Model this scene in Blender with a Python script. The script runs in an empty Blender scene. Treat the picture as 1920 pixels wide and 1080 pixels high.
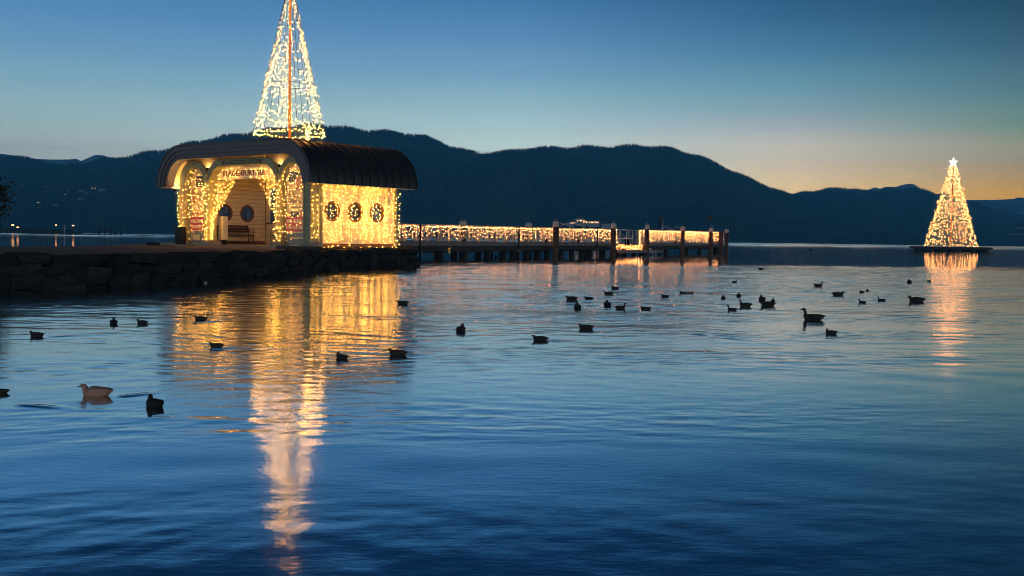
import bpy, bmesh, math, random
from mathutils import Vector, Matrix
random.seed(7)
R = random.random
U = random.uniform
sc = bpy.context.scene
COL = sc.collection

# ------------------------------------------------------------------ camera
F = 1970.0
PIT = math.atan(93.0 / F)
ROLL = 0.0142
EYE = 1.28
cam_d = bpy.data.cameras.new('camera')
cam = bpy.data.objects.new('camera', cam_d)
COL.objects.link(cam)
sc.camera = cam
cam_d.sensor_width = 36.0
cam_d.lens = 36.0 * F / 1920.0
cam_d.clip_start = 0.1
cam_d.clip_end = 30000
cam.matrix_world = Matrix.Translation((0, 0, EYE)) @ Matrix.Rotation(math.pi / 2 - PIT, 4, 'X') @ Matrix.Rotation(ROLL, 4, 'Z')


def ray(px, py):
    """world direction (y = 1) through a point of the 1920 x 1080 photograph"""
    x, y = (px - 960) / F, -(py - 540) / F
    cr, sr = math.cos(ROLL), math.sin(ROLL)
    x, y = x * cr - y * sr, x * sr + y * cr
    c, s = math.cos(PIT), math.sin(PIT)
    d = Vector((x, c + y * s, y * c - s))
    return d / d.y


def at(px, py, Y):
    d = ray(px, py)
    return Vector((d.x * Y, Y, EYE + d.z * Y))


def on_water(px, py, z=0.0):
    d = ray(px, py)
    Y = (z - EYE) / d.z
    return Vector((d.x * Y, Y, z))


# ------------------------------------------------------------------ sky
def lin(c):
    return tuple(((v / 255) / 12.92 if v / 255 <= 0.04045 else (((v / 255) + 0.055) / 1.055) ** 2.4) for v in c) + (1.0,)


world = bpy.data.worlds.new("World")
sc.world = world
world.use_nodes = True
nt = world.node_tree
nt.nodes.clear()


def N(t, kind, **kw):
    n = t.nodes.new(kind)
    for k, v in kw.items():
        if k.startswith('i_'):
            n.inputs[int(k[2:])].default_value = v
        else:
            setattr(n, k, v)
    return n


def math_node(t, op, a, b=None, c=None, clamp=False):
    n = t.nodes.new('ShaderNodeMath')
    n.operation = op
    n.use_clamp = clamp
    for i, v in enumerate((a, b, c)):
        if v is None:
            continue
        if isinstance(v, (int, float)):
            n.inputs[i].default_value = v
        else:
            t.links.new(v, n.inputs[i])
    return n.outputs[0]


tc = N(nt, 'ShaderNodeTexCoord')
nrm = N(nt, 'ShaderNodeVectorMath', operation='NORMALIZE')
nt.links.new(tc.outputs['Generated'], nrm.inputs[0])
sep = N(nt, 'ShaderNodeSeparateXYZ')
nt.links.new(nrm.outputs[0], sep.inputs[0])
az = math_node(nt, 'MULTIPLY', math_node(nt, 'ARCTAN2', sep.outputs[0], sep.outputs[1]), 180 / math.pi)
elev = math_node(nt, 'MULTIPLY', sep.outputs[2], 2.0)      # ramp position = 2 sin(elevation)


HAZE_D = 3.6e-4          # per metre
HAZE_TOP, HAZE_FAR = 400.0, 4900.0
HAZE_L = (.016, .075, .18)


def above_haze(z, c):
    """the sky's own colour, seen before the haze between it and the lake dims it"""
    tr = math.exp(-HAZE_D * min(HAZE_TOP / max(z, .02), HAZE_FAR))
    c = lin(c)
    k = .90 - .9 * max(0, min(z, .25) - .08)
    return tuple(k * g * (v - h_ * (1 - tr)) / tr for v, h_, g in zip(c, HAZE_L, (1, 1.03, 1.05))) + (1.0,)


def ramp(stops):
    r = N(nt, 'ShaderNodeValToRGB')
    el = r.color_ramp.elements
    while len(el) > 1:
        el.remove(el[-1])
    stops = sorted(stops)
    el[0].position = min(1, stops[0][0] * 2)
    el[0].color = above_haze(*stops[0])
    for p, c in stops[1:]:
        e = el.new(min(1, p * 2))
        e.color = above_haze(p, c)
    nt.links.new(elev, r.inputs[0])
    return r.outputs[0]


HIGH = [(0.29, (25, 63, 108)), (0.36, (16, 44, 80)), (0.50, (13, 38, 72))]
LEFT = [(0.0, (176, 182, 184)), (.0756, (160, 178, 188)), (.098, (148, 178, 190)), (.129, (132, 174, 197)), (.159, (112, 162, 200)), (.19, (94, 150, 200)), (.22, (78, 140, 192))] + HIGH
MID = [(0.0, (208, 208, 200)), (.085, (186, 208, 212)), (.1, (172, 202, 211)), (.125, (150, 190, 207)), (.151, (124, 170, 204)), (.186, (99, 151, 199)), (.227, (66, 128, 181))] + HIGH
RIGHT = [(0.0, (244, 198, 140)), (.05, (230, 203, 168)), (.078, (202, 195, 187)), (.1036, (166, 178, 190)), (.119, (138, 168, 186)), (.139, (112, 160, 182)), (.17, (79, 135, 173)), (.2, (61, 113, 156)), (.23, (46, 95, 140))] + [(0.29, (23, 59, 100)), (0.36, (15, 43, 78)), (0.5, (13, 38, 72))]
SUNSET = [(0.0, (240, 160, 84)), (.045, (214, 166, 110)), (.061, (186, 160, 134)), (.076, (162, 158, 148)), (.1015, (116, 146, 146)), (.132, (88, 131, 150)), (.1675, (65, 106, 136)), (.2, (47, 88, 119)), (.2335, (36, 75, 109))] + [(0.29, (22, 54, 88)), (0.36, (15, 42, 76)), (0.5, (13, 38, 72))]


def step(a, b):
    return math_node(nt, 'DIVIDE', math_node(nt, 'SUBTRACT', az, a), b - a, clamp=True)


def mixc(f, a, b):
    m = N(nt, 'ShaderNodeMix', data_type='RGBA')
    nt.links.new(f, m.inputs[0])
    nt.links.new(a, m.inputs[6])
    nt.links.new(b, m.inputs[7])
    return m.outputs[2]


c = mixc(step(-25, 0), ramp(LEFT), ramp(MID))
c = mixc(step(0, 14.8), c, ramp(RIGHT))
c = mixc(step(14.8, 25.5), c, ramp(SUNSET))
c = mixc(step(45, 110), c, ramp(LEFT))
below = math_node(nt, 'MULTIPLY', math_node(nt, 'ADD', sep.outputs[2], 0.02), 50, clamp=True)
dark = N(nt, 'ShaderNodeRGB')
dark.outputs[0].default_value = lin((14, 34, 58))
c = mixc(below, dark.outputs[0], c)
bg = N(nt, 'ShaderNodeBackground')
bg.inputs[1].default_value = 1.0
nt.links.new(c, bg.inputs[0])
wo = N(nt, 'ShaderNodeOutputWorld')
nt.links.new(bg.outputs[0], wo.inputs[0])

sc.view_settings.view_transform = 'Standard'
sc.view_settings.look = 'None'
sc.view_settings.exposure = 0.0
sc.view_settings.gamma = 1.0
sc.view_settings.use_curve_mapping = False
cy = sc.cycles
cy.use_denoising = True
cy.use_adaptive_sampling = False
cy.filter_width = 0.9
cy.max_bounces = 6
cy.diffuse_bounces = 3
cy.glossy_bounces = 3
cy.transmission_bounces = 3
cy.volume_bounces = 1
cy.transparent_max_bounces = 6
cy.sample_clamp_indirect = 6.0
cy.use_light_tree = True
cy.caustics_reflective = False
cy.caustics_refractive = False


# ------------------------------------------------------------------ materials
MATS = {}


def mat(name, col, rough=0.6, metal=0.0, spec=0.5, noise=0.0, nscale=4.0, bump=0.0, bscale=20.0, stretch=(1, 1, 1), col2=None):
    if name in MATS:
        return MATS[name]
    m = bpy.data.materials.new(name)
    m.use_nodes = True
    t = m.node_tree
    b = t.nodes['Principled BSDF']
    b.inputs['Base Color'].default_value = (*col, 1)
    b.inputs['Roughness'].default_value = rough
    b.inputs['Metallic'].default_value = metal
    b.inputs['Specular IOR Level'].default_value = spec
    if noise or bump:
        co = N(t, 'ShaderNodeTexCoord')
        mp = N(t, 'ShaderNodeMapping')
        mp.inputs[3].default_value = stretch
        t.links.new(co.outputs['Object'], mp.inputs[0])
    if noise:
        nz = N(t, 'ShaderNodeTexNoise')
        nz.inputs['Scale'].default_value = nscale
        nz.inputs['Detail'].default_value = 6
        t.links.new(mp.outputs[0], nz.inputs['Vector'])
        r = N(t, 'ShaderNodeValToRGB')
        lo = col2 or tuple(v * (1 - noise) for v in col)
        r.color_ramp.elements[0].position = 0.32
        r.color_ramp.elements[0].color = (*lo, 1)
        r.color_ramp.elements[1].position = 0.68
        r.color_ramp.elements[1].color = (*col, 1)
        t.links.new(nz.outputs[0], r.inputs[0])
        t.links.new(r.outputs[0], b.inputs['Base Color'])
    if bump:
        nb = N(t, 'ShaderNodeTexNoise')
        nb.inputs['Scale'].default_value = bscale
        nb.inputs['Detail'].default_value = 8
        t.links.new(mp.outputs[0], nb.inputs['Vector'])
        bp = N(t, 'ShaderNodeBump')
        bp.inputs['Strength'].default_value = bump
        bp.inputs['Distance'].default_value = 0.02
        t.links.new(nb.outputs[0], bp.inputs['Height'])
        t.links.new(bp.outputs[0], b.inputs['Normal'])
    MATS[name] = m
    return m


def emit(name, col, strength, sampling='AUTO'):
    m = bpy.data.materials.new(name)
    m.use_nodes = True
    b = m.node_tree.nodes['Principled BSDF']
    b.inputs['Base Color'].default_value = (0.8, 0.75, 0.6, 1)
    b.inputs['Emission Color'].default_value = (*col, 1)
    b.inputs['Emission Strength'].default_value = strength
    m.cycles.emission_sampling = sampling
    return m


paint = mat('cream_paint', (.72, .68, .50), .55, noise=.18, nscale=2.5, bump=.15, bscale=8)
paint2 = mat('pale_green_cream_paint', (.30, .30, .165), .5, noise=.2, nscale=3, bump=.15, bscale=8)
siding_m = mat('siding_paint', (.74, .68, .52), .5, noise=.16, nscale=1.6, bump=.2, bscale=6, stretch=(1, 1, 5))
soffit_m = mat('soffit_wood', (.74, .56, .28), .55, noise=.25, nscale=2, bump=.2, bscale=5, stretch=(6, .6, 6))
fascia_m = mat('fascia_wood', (.11, .085, .10), .55, noise=.25, nscale=3, bump=.2, bscale=12)
roof_m = mat('roof_metal', (.042, .036, .036), .42, .35, noise=.35, nscale=1.2, bump=.08, bscale=3)
seam_m = mat('roof_seam_metal', (.045, .038, .036), .45, .35)
brown_wood = mat('brown_wood', (.22, .10, .045), .5, noise=.4, nscale=6, bump=.2, stretch=(8, 1, 1))
bench_wood = mat('dark_bench_wood', (.05, .032, .022), .5, noise=.4, nscale=6, bump=.2)
iron = mat('black_iron', (.012, .011, .011), .45, .5)
glass = mat('window_glass', (.02, .025, .04), .06, spec=.8)
concrete = mat('concrete', (.30, .27, .23), .85, noise=.3, nscale=3, bump=.4, bscale=15)
asphalt = mat('gravel_path', (.22, .13, .075), .9, noise=.35, nscale=1.5, bump=.6, bscale=30)
grass_m = mat('grass_tuft', (.05, .075, .02), .8, noise=.5, nscale=5)
quay_m = mat('quay_core', (.012, .011, .010), .95, noise=.4, nscale=1, bump=.6, bscale=3)
stone_ms = [mat('stone_a', spec=.12, col=(.034, .032, .030), rough=.85, noise=.5, nscale=1.6, bump=.9, bscale=5),
            mat('stone_b', spec=.12, col=(.05, .045, .04), rough=.85, noise=.5, nscale=2.1, bump=.9, bscale=6),
            mat('stone_c', spec=.12, col=(.026, .026, .028), rough=.8, noise=.5, nscale=1.3, bump=.9, bscale=4)]
white_w = mat('white_painted_wood', (.40, .38, .36), .55, noise=.2, nscale=2, bump=.1)
deck_m = mat('weathered_deck', (.055, .045, .038), .85, noise=.4, nscale=2, bump=.5, bscale=6)
pile_m = mat('dark_pile_wood', (.035, .028, .024), .8, noise=.5, nscale=2, bump=.5, bscale=6, stretch=(4, 4, .6))
post_m = mat('brown_mooring_wood', (.10, .055, .032), .7, noise=.45, nscale=2.5, bump=.5, bscale=8, stretch=(4, 4, .5))
cap_m = mat('pale_post_cap', (.55, .47, .44), .5, noise=.15)
steel = mat('pale_steel', (.55, .56, .58), .35, .6)
red_m = mat('red_banner', (.72, .05, .035), .6, noise=.1)
letter_m = mat('cream_lettering', (.78, .70, .50), .5)
brown_letter = mat('brown_lettering', (.20, .095, .035), .5)
sign_dark = mat('brown_sign_board', (.10, .055, .025), .5)
poster_cream = mat('poster_cream', (.80, .62, .28), .6, noise=.15, nscale=5)
poster_orange = mat('poster_orange', (.66, .28, .08), .6, noise=.35, nscale=3)
poster_green = mat('poster_green', (.10, .13, .06), .6, noise=.6, nscale=6)
poster_grey = mat('poster_grey', (.22, .21, .20), .6, noise=.4, nscale=4)
print_m = mat('poster_print', (.16, .09, .05), .6)
gold_pole = mat('golden_pole', (.75, .45, .15), .4, .3)
wire_m = mat('thin_cable', (.02, .02, .022), .5)
duck_dark = mat('dark_plumage', (.022, .019, .018), .75, noise=.5, nscale=18, bump=.3, bscale=60)
duck_grey = mat('grey_brown_plumage', (.05, .04, .032), .75, noise=.5, nscale=16, bump=.3, bscale=60)
duck_pink = mat('pale_brown_plumage', (.66, .32, .24), .8, noise=.3, nscale=10, bump=.3, bscale=60)
duck_white = mat('white_plumage', (.62, .60, .58), .7, noise=.15, nscale=12)
bill_m = mat('dark_bill', (.10, .075, .02), .4)
eye_m = mat('duck_eye', (.005, .005, .005), .1)

WARM = (1.0, .42, .06)
bulb_m = emit('fairy_bulb', WARM, 80.0)
net_bulb = emit('net_bulb', (1.0, .42, .07), 48.0)
bulb_cone = emit('mast_bulb', (1.0, .42, .095), 72.0)
bulb_pier = emit('pier_bulb', (1.0, .36, .10), 56.0)
bulb_tree = emit('raft_tree_bulb', (1.0, .38, .10), 15.0, 'NONE')
star_m = emit('star_tube', (.95, .97, 1.0), 1.1, 'NONE')
lamp_orange = emit('far_lamp_orange', (1.0, .42, .14), 6.0, 'NONE')
lamp_white = emit('far_lamp_white', (.8, .9, 1.0), 3.0, 'NONE')
win_lit = emit('lit_window', (1.0, .5, .2), 3.5, 'NONE')


# ------------------------------------------------------------------ mesh helpers
class MB:
    def __init__(s):
        s.v = []
        s.f = []
        s.mi = []
        s.sm = []

    def face(s, pts, mi=0, smooth=False):
        b = len(s.v)
        s.v.extend([tuple(p) for p in pts])
        s.f.append(list(range(b, b + len(pts))))
        s.mi.append(mi)
        s.sm.append(smooth)

    def box(s, x0, x1, y0, y1, z0, z1, mi=0, M=None):
        P = [Vector((x, y, z)) for z in (z0, z1) for y in (y0, y1) for x in (x0, x1)]
        if M is not None:
            P = [M @ p for p in P]
        b = len(s.v)
        s.v.extend([tuple(p) for p in P])
        for q in ((0, 2, 3, 1), (4, 5, 7, 6), (0, 1, 5, 4), (2, 6, 7, 3), (0, 4, 6, 2), (1, 3, 7, 5)):
            s.f.append([b + i for i in q])
            s.mi.append(mi)
            s.sm.append(False)

    def tube(s, pts, rad, n=6, mi=0, caps=True, ry=None, smooth=True, up=Vector((0, 0, 1))):
        """sweep an n-gon along pts; rad a number or list; ry the second radius (or list)"""
        pts = [Vector(p) for p in pts]
        k = len(pts)
        rad = rad if isinstance(rad, (list, tuple)) else [rad] * k
        ry = rad if ry is None else (ry if isinstance(ry, (list, tuple)) else [ry] * k)
        b = len(s.v)
        for i, p in enumerate(pts):
            d = (pts[min(i + 1, k - 1)] - pts[max(i - 1, 0)])
            d = d.normalized() if d.length > 1e-9 else Vector((1, 0, 0))
            side = up.cross(d)
            if side.length < 1e-3:
                side = Vector((0, 1, 0)).cross(d)
                if side.length < 1e-3:
                    side = Vector((1, 0, 0))
            side.normalize()
            w = d.cross(side).normalized()
            for j in range(n):
                a = 2 * math.pi * (j + .5) / n
                s.v.append(tuple(p + side * (rad[i] * math.cos(a)) + w * (ry[i] * math.sin(a))))
        for i in range(k - 1):
            for j in range(n):
                s.f.append([b + i * n + j, b + i * n + (j + 1) % n, b + (i + 1) * n + (j + 1) % n, b + (i + 1) * n + j])
                s.mi.append(mi)
                s.sm.append(smooth)
        if caps:
            s.f.append([b + j for j in range(n)][::-1])
            s.mi.append(mi)
            s.sm.append(False)
            s.f.append([b + (k - 1) * n + j for j in range(n)])
            s.mi.append(mi)
            s.sm.append(False)

    def bulb(s, p, r, mi=0):
        b = len(s.v)
        for d in ((r, 0, 0), (-r, 0, 0), (0, r, 0), (0, -r, 0), (0, 0, r), (0, 0, -r)):
            s.v.append((p[0] + d[0], p[1] + d[1], p[2] + d[2]))
        for q in ((0, 2, 4), (2, 1, 4), (1, 3, 4), (3, 0, 4), (2, 0, 5), (1, 2, 5), (3, 1, 5), (0, 3, 5)):
            s.f.append([b + i for i in q])
            s.mi.append(mi)
            s.sm.append(True)

    def band(s, inner, outer, y0, y1, mi=0, closed=False):
        """solid between two xz outlines, from y0 to y1"""
        k = len(inner)
        for i in range(k if closed else k - 1):
            j = (i + 1) % k
            a, b_, c_, d = inner[i], inner[j], outer[j], outer[i]
            q = lambda p, y: (p[0], y, p[1])
            s.face([q(a, y0), q(b_, y0), q(c_, y0), q(d, y0)], mi)
            s.face([q(d, y1), q(c_, y1), q(b_, y1), q(a, y1)], mi)
            s.face([q(a, y1), q(b_, y1), q(b_, y0), q(a, y0)], mi)
            s.face([q(d, y0), q(c_, y0), q(c_, y1), q(d, y1)], mi)
        if not closed:
            for a, d in ((inner[0], outer[0]), (outer[-1], inner[-1])):
                s.face([(a[0], y0, a[1]), (d[0], y0, d[1]), (d[0], y1, d[1]), (a[0], y1, a[1])], mi)

    def mesh(s, name, mats):
        me = bpy.data.meshes.new(name)
        me.from_pydata(s.v, [], s.f)
        for m in (mats if isinstance(mats, (list, tuple)) else [mats]):
            me.materials.append(m)
        me.polygons.foreach_set('material_index', s.mi)
        me.polygons.foreach_set('use_smooth', s.sm)
        me.update()
        return me

    def build(s, name, mats, parent=None, loc=None, **kw):
        return link(name, s.mesh(name, mats), parent, loc, **kw)


def link(name, me, parent=None, loc=None, rz=0.0, **props):
    o = bpy.data.objects.new(name, me)
    COL.objects.link(o)
    if parent:
        o.parent = parent
    if loc is not None:
        o.location = loc
    if rz:
        o.rotation_euler.z = rz
    for k, v in props.items():
        o[k] = v
    return o


def thing(name, label, cat, loc=(0, 0, 0), rz=0.0, group=None):
    o = bpy.data.objects.new(name, None)
    COL.objects.link(o)
    o.empty_display_size = .2
    o.location = loc
    o.rotation_euler.z = rz
    o['label'] = label
    o['category'] = cat
    if group:
        o['group'] = group
    return o


def kids(o):
    return [c for c in bpy.data.objects if c.parent == o]


def copy_tree(o, children, loc, rz=0.0, label=None, scale=None):
    c = o.copy()
    COL.objects.link(c)
    c.location = loc
    c.rotation_euler.z = rz
    if label:
        c['label'] = label
    if scale:
        c.scale = scale
    for ch in children:
        d = ch.copy()
        COL.objects.link(d)
        d.parent = c
    return c


def cyl(mb, x, y, z0, z1, r, n=12, mi=0, r2=None):
    mb.tube([(x, y, z0), (x, y, z1)], [r, r if r2 is None else r2], n, mi, up=Vector((0, 1, 0)))


def text_mesh(s, size, m, name, parent, M, extrude=.006, width=None, **props):
    cu = bpy.data.curves.new(name, 'FONT')
    cu.body = s
    cu.size = size
    cu.extrude = extrude
    cu.align_x = 'CENTER'
    cu.align_y = 'CENTER'
    cu.resolution_u = 2
    cu.offset = size * .02
    t = bpy.data.objects.new('tmp', cu)
    COL.objects.link(t)
    bpy.context.view_layer.update()
    me = bpy.data.meshes.new_from_object(t)
    bpy.data.objects.remove(t)
    xs = [v.co.x for v in me.vertices]
    sx = width / (max(xs) - min(xs)) if width else 1
    for v in me.vertices:
        v.co.x *= sx
    me.transform(M)
    me.materials.clear()
    me.materials.append(m)
    return link(name, me, parent, **props)


# ------------------------------------------------------------------ water
# real waves from the shore out to about 60 m, slick flat lake beyond, a wind-ruffled belt before the far shore
import numpy as np
WAKES = ((1215, 582, 1360, 576), (1213, 583, 1180, 592), (1105, 617, 1175, 613), (1025, 640, 1110, 638), (768, 571, 850, 563), (758, 668, 830, 662), (423, 604, 300, 600), (283, 607, 420, 603), (90, 632, 260, 625), (222, 745, 320, 732), (656, 673, 720, 668), (1407, 580, 1500, 608), (1350, 556, 1300, 550), (1384, 557, 1440, 552), (1568, 622, 1700, 640), (1752, 528, 1800, 529), (1660, 564, 1600, 561), (1290, 625, 1500, 650), (1735, 567, 1850, 570), (30, 760, 200, 770), (395, 655, 480, 648))


def waves(X, Y, cell):
    rs = np.random.RandomState(11)
    Z = np.zeros_like(X)

    def lowfreq(sx, sy, n=9):
        m = np.zeros_like(X)
        for _ in range(n):
            a_ = rs.uniform(0, 2 * np.pi)
            kx, ky = np.cos(a_) * sx * rs.uniform(.5, 2), np.sin(a_) * sy * rs.uniform(.5, 2)
            m += np.sin(kx * X + ky * Y + rs.uniform(0, 6.28))
        return m / np.sqrt(n / 2.0)
    edge = 60 + 3.5 * lowfreq(.15, .7)
    fade = np.clip((edge - Y) / 6, 0, 1)
    patch = [np.clip(1 + .45 * lowfreq(.35, .9), .15, 2), np.clip(1 + .5 * lowfreq(.6, 1.6), .1, 2.2)]
    warp = .25 * lowfreq(.5, .8)
    bands = (   # wavelength range, rms slope of the band, spread of directions, components
        (1.6, 3.6, .0035, .5, 14, 0),
        (.65, 1.4, .0075, .6, 22, 0),
        (.28, .62, .0135, .65, 34, 1),
        (.10, .27, .015, .7, 40, 1))
    for l0, l1, slope, spread, n, pi_ in bands:
        part = np.zeros_like(X)
        for _ in range(n):
            lam = l0 * (l1 / l0) ** rs.rand()
            k = 2 * np.pi / lam
            a_ = np.pi / 2 + rs.randn() * spread
            amp = slope * np.sqrt(2.0 / n) / k
            ok = np.clip((lam / cell - 3.0) / 2.0, 0, 1)
            part += ok * amp * np.sin(k * (np.cos(a_) * X + np.sin(a_) * (Y + warp)) + rs.uniform(0, 6.28))
        Z += part * patch[pi_]
    Z *= .52 * fade * (1 + 2.0 * np.clip((Y - 9) / 16, 0, 1))      # choppier away from the sheltered shore
    for wx, wy, ex, ey in WAKES:
        p0, p1 = on_water(wx, wy), on_water(ex, ey)
        dv = p1 - p0
        L = dv.length
        dv.normalize()
        tt = (X - p0.x) * dv.x + (Y - p0.y) * dv.y
        ss = np.abs(-(X - p0.x) * dv.y + (Y - p0.y) * dv.x)
        w = .05 + .0022 * p0.y
        e = (ss - .035 * tt) / w
        g = np.exp(-2 * e * e) * np.clip(tt / L * 12, 0, 1) * np.clip(1 - tt / L, 0, 1)
        Z += .0075 * g * (1 + .5 * np.sin(tt * 9))
    return Z


rows = [1.9]
while rows[-1] < 70:
    rows.append(rows[-1] + .014 + .0014 * rows[-1])
rows = np.array(rows)
NX = 560
tt_ = np.linspace(-1, 1, NX)
YY = np.repeat(rows[:, None], NX, 1)
XX = tt_[None, :] * (rows[:, None] * .58 + 2.2)
cell = np.repeat((.014 + .0014 * rows)[:, None], NX, 1)
ZZ = waves(XX, YY, cell)
border = np.minimum(1, np.minimum((1 - np.abs(tt_))[None, :] * 25, np.minimum((YY - rows[0]) * 4, (rows[-1] - YY) * .5)))
ZZ *= border
# ruffled belt
r2 = np.arange(350, 992, 2.0)
NX2 = 240
t2 = np.linspace(-1, 1, NX2)
Y2 = np.repeat(r2[:, None], NX2, 1)
X2 = t2[None, :] * (r2[:, None] * .60 + 40)
rs2 = np.random.RandomState(5)
Z2 = np.zeros_like(X2)
for _ in range(40):
    lam = 9 * 2.4 ** rs2.rand()
    k = 2 * np.pi / lam
    a_ = np.pi / 2 + rs2.randn() * .45
    Z2 += .055 * np.sqrt(2.0 / 40) / k * np.sin(k * (np.cos(a_) * X2 + np.sin(a_) * Y2) + rs2.uniform(0, 6.28))
Z2 = (Z2 + .25) * np.minimum(1, np.minimum((1 - np.abs(t2))[None, :] * 12, np.minimum((Y2 - 350) / 25, (990 - Y2) / 20))) + .01
nv = XX.size
nv2 = X2.size
co_ = np.empty((nv + 4 + nv2, 3), 'f')
co_[nv + 4:, 0], co_[nv + 4:, 1], co_[nv + 4:, 2] = X2.ravel(), Y2.ravel(), Z2.ravel()
co_[:nv, 0], co_[:nv, 1], co_[:nv, 2] = XX.ravel(), YY.ravel(), ZZ.ravel()
FARW = 9000.0
co_[nv:nv + 4] = [(-FARW, -60, 0), (FARW, -60, 0), (FARW, FARW, 0), (-FARW, FARW, 0)]
ii = (np.arange(len(rows) - 1)[:, None] * NX + np.arange(NX - 1)[None, :]).ravel()
quads = np.stack([ii, ii + 1, ii + NX + 1, ii + NX], 1)
cA, cB, cC, cD = 0, NX - 1, nv - 1, nv - NX
outer = np.array([[nv, nv + 1, cB, cA], [nv + 1, nv + 2, cC, cB], [nv + 2, nv + 3, cD, cC], [nv + 3, nv, cA, cD]])
i2 = (np.arange(len(r2) - 1)[:, None] * NX2 + np.arange(NX2 - 1)[None, :]).ravel() + nv + 4
belt = np.stack([i2, i2 + 1, i2 + NX2 + 1, i2 + NX2], 1)
quads = np.concatenate([belt, quads, outer]).astype('i')
wme = bpy.data.meshes.new('water')
wme.vertices.add(len(co_))
wme.vertices.foreach_set('co', co_.ravel())
wme.loops.add(quads.size)
wme.loops.foreach_set('vertex_index', quads.ravel())
wme.polygons.add(len(quads))
wme.polygons.foreach_set('loop_start', np.arange(len(quads), dtype='i') * 4)
wme.polygons.foreach_set('loop_total', np.full(len(quads), 4, 'i'))
sm_ = np.ones(len(quads), bool)
sm_[-4:] = False
wme.polygons.foreach_set('use_smooth', sm_)
wme.update(calc_edges=True)
wme.validate()

wm = bpy.data.materials.new('lake_water')
wm.use_nodes = True
t = wm.node_tree
b = t.nodes['Principled BSDF']
b.inputs['IOR'].default_value = 1.333
b.inputs['Metallic'].default_value = 1.0
co = N(t, 'ShaderNodeTexCoord')
sp = N(t, 'ShaderNodeSeparateXYZ')
t.links.new(co.outputs['Object'], sp.inputs[0])


def noise_n(scale_xyz, scale, detail, rough=.5, dist=0.0, rot=0.0):
    mp = N(t, 'ShaderNodeMapping')
    mp.inputs[2].default_value = (0, 0, rot)
    mp.inputs[3].default_value = scale_xyz
    t.links.new(co.outputs['Object'], mp.inputs[0])
    nz = N(t, 'ShaderNodeTexNoise')
    nz.inputs['Scale'].default_value = scale
    nz.inputs['Detail'].default_value = detail
    nz.inputs['Roughness'].default_value = rough
    nz.inputs['Distortion'].default_value = dist
    t.links.new(mp.outputs[0], nz.inputs['Vector'])
    return nz.outputs[0]


# slick in the middle of the lake, wind-ruffled again far out
near = math_node(t, 'SUBTRACT', 1.0, math_node(t, 'DIVIDE', math_node(t, 'SUBTRACT', sp.outputs[1], 50), 14, clamp=True), clamp=True)
far = math_node(t, 'DIVIDE', math_node(t, 'SUBTRACT', math_node(t, 'MULTIPLY_ADD', noise_n((.004, .02, 1), 1.0, 2), 60, sp.outputs[1]), 360), 40, clamp=True)
dist_ = math_node(t, 'DIVIDE', math_node(t, 'SUBTRACT', sp.outputs[1], 3), 20, clamp=True)
rg = math_node(t, 'MULTIPLY_ADD', dist_, .045, .08)
rg = math_node(t, 'MULTIPLY', rg, math_node(t, 'MULTIPLY_ADD', near, .6, .4))
rg = math_node(t, 'ADD', rg, math_node(t, 'MULTIPLY', far, .08))
t.links.new(rg, b.inputs['Roughness'])
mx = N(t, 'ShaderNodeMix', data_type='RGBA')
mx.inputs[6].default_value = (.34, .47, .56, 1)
mx.inputs[7].default_value = (.5, .55, .6, 1)  # far belt paler: its bright sky sheen is put into the colour
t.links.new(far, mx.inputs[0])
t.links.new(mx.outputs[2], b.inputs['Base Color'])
fine = math_node(t, 'MULTIPLY', noise_n((.6, 1.4, 1), 14.0, 3, .6), .0009)
slick = math_node(t, 'MULTIPLY', noise_n((.12, 1.2, 1), .5, 4, .6), .0030)
h = math_node(t, 'ADD', math_node(t, 'MULTIPLY', fine, math_node(t, 'SUBTRACT', 1.0, dist_)), math_node(t, 'MULTIPLY', slick, math_node(t, 'SUBTRACT', 1.0, near)))
bp = N(t, 'ShaderNodeBump')
bp.inputs['Strength'].default_value = 1.0
bp.inputs['Distance'].default_value = 1.0
t.links.new(h, bp.inputs['Height'])
t.links.new(bp.outputs[0], b.inputs['Normal'])
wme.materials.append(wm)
link('water', wme, kind='structure')

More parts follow.
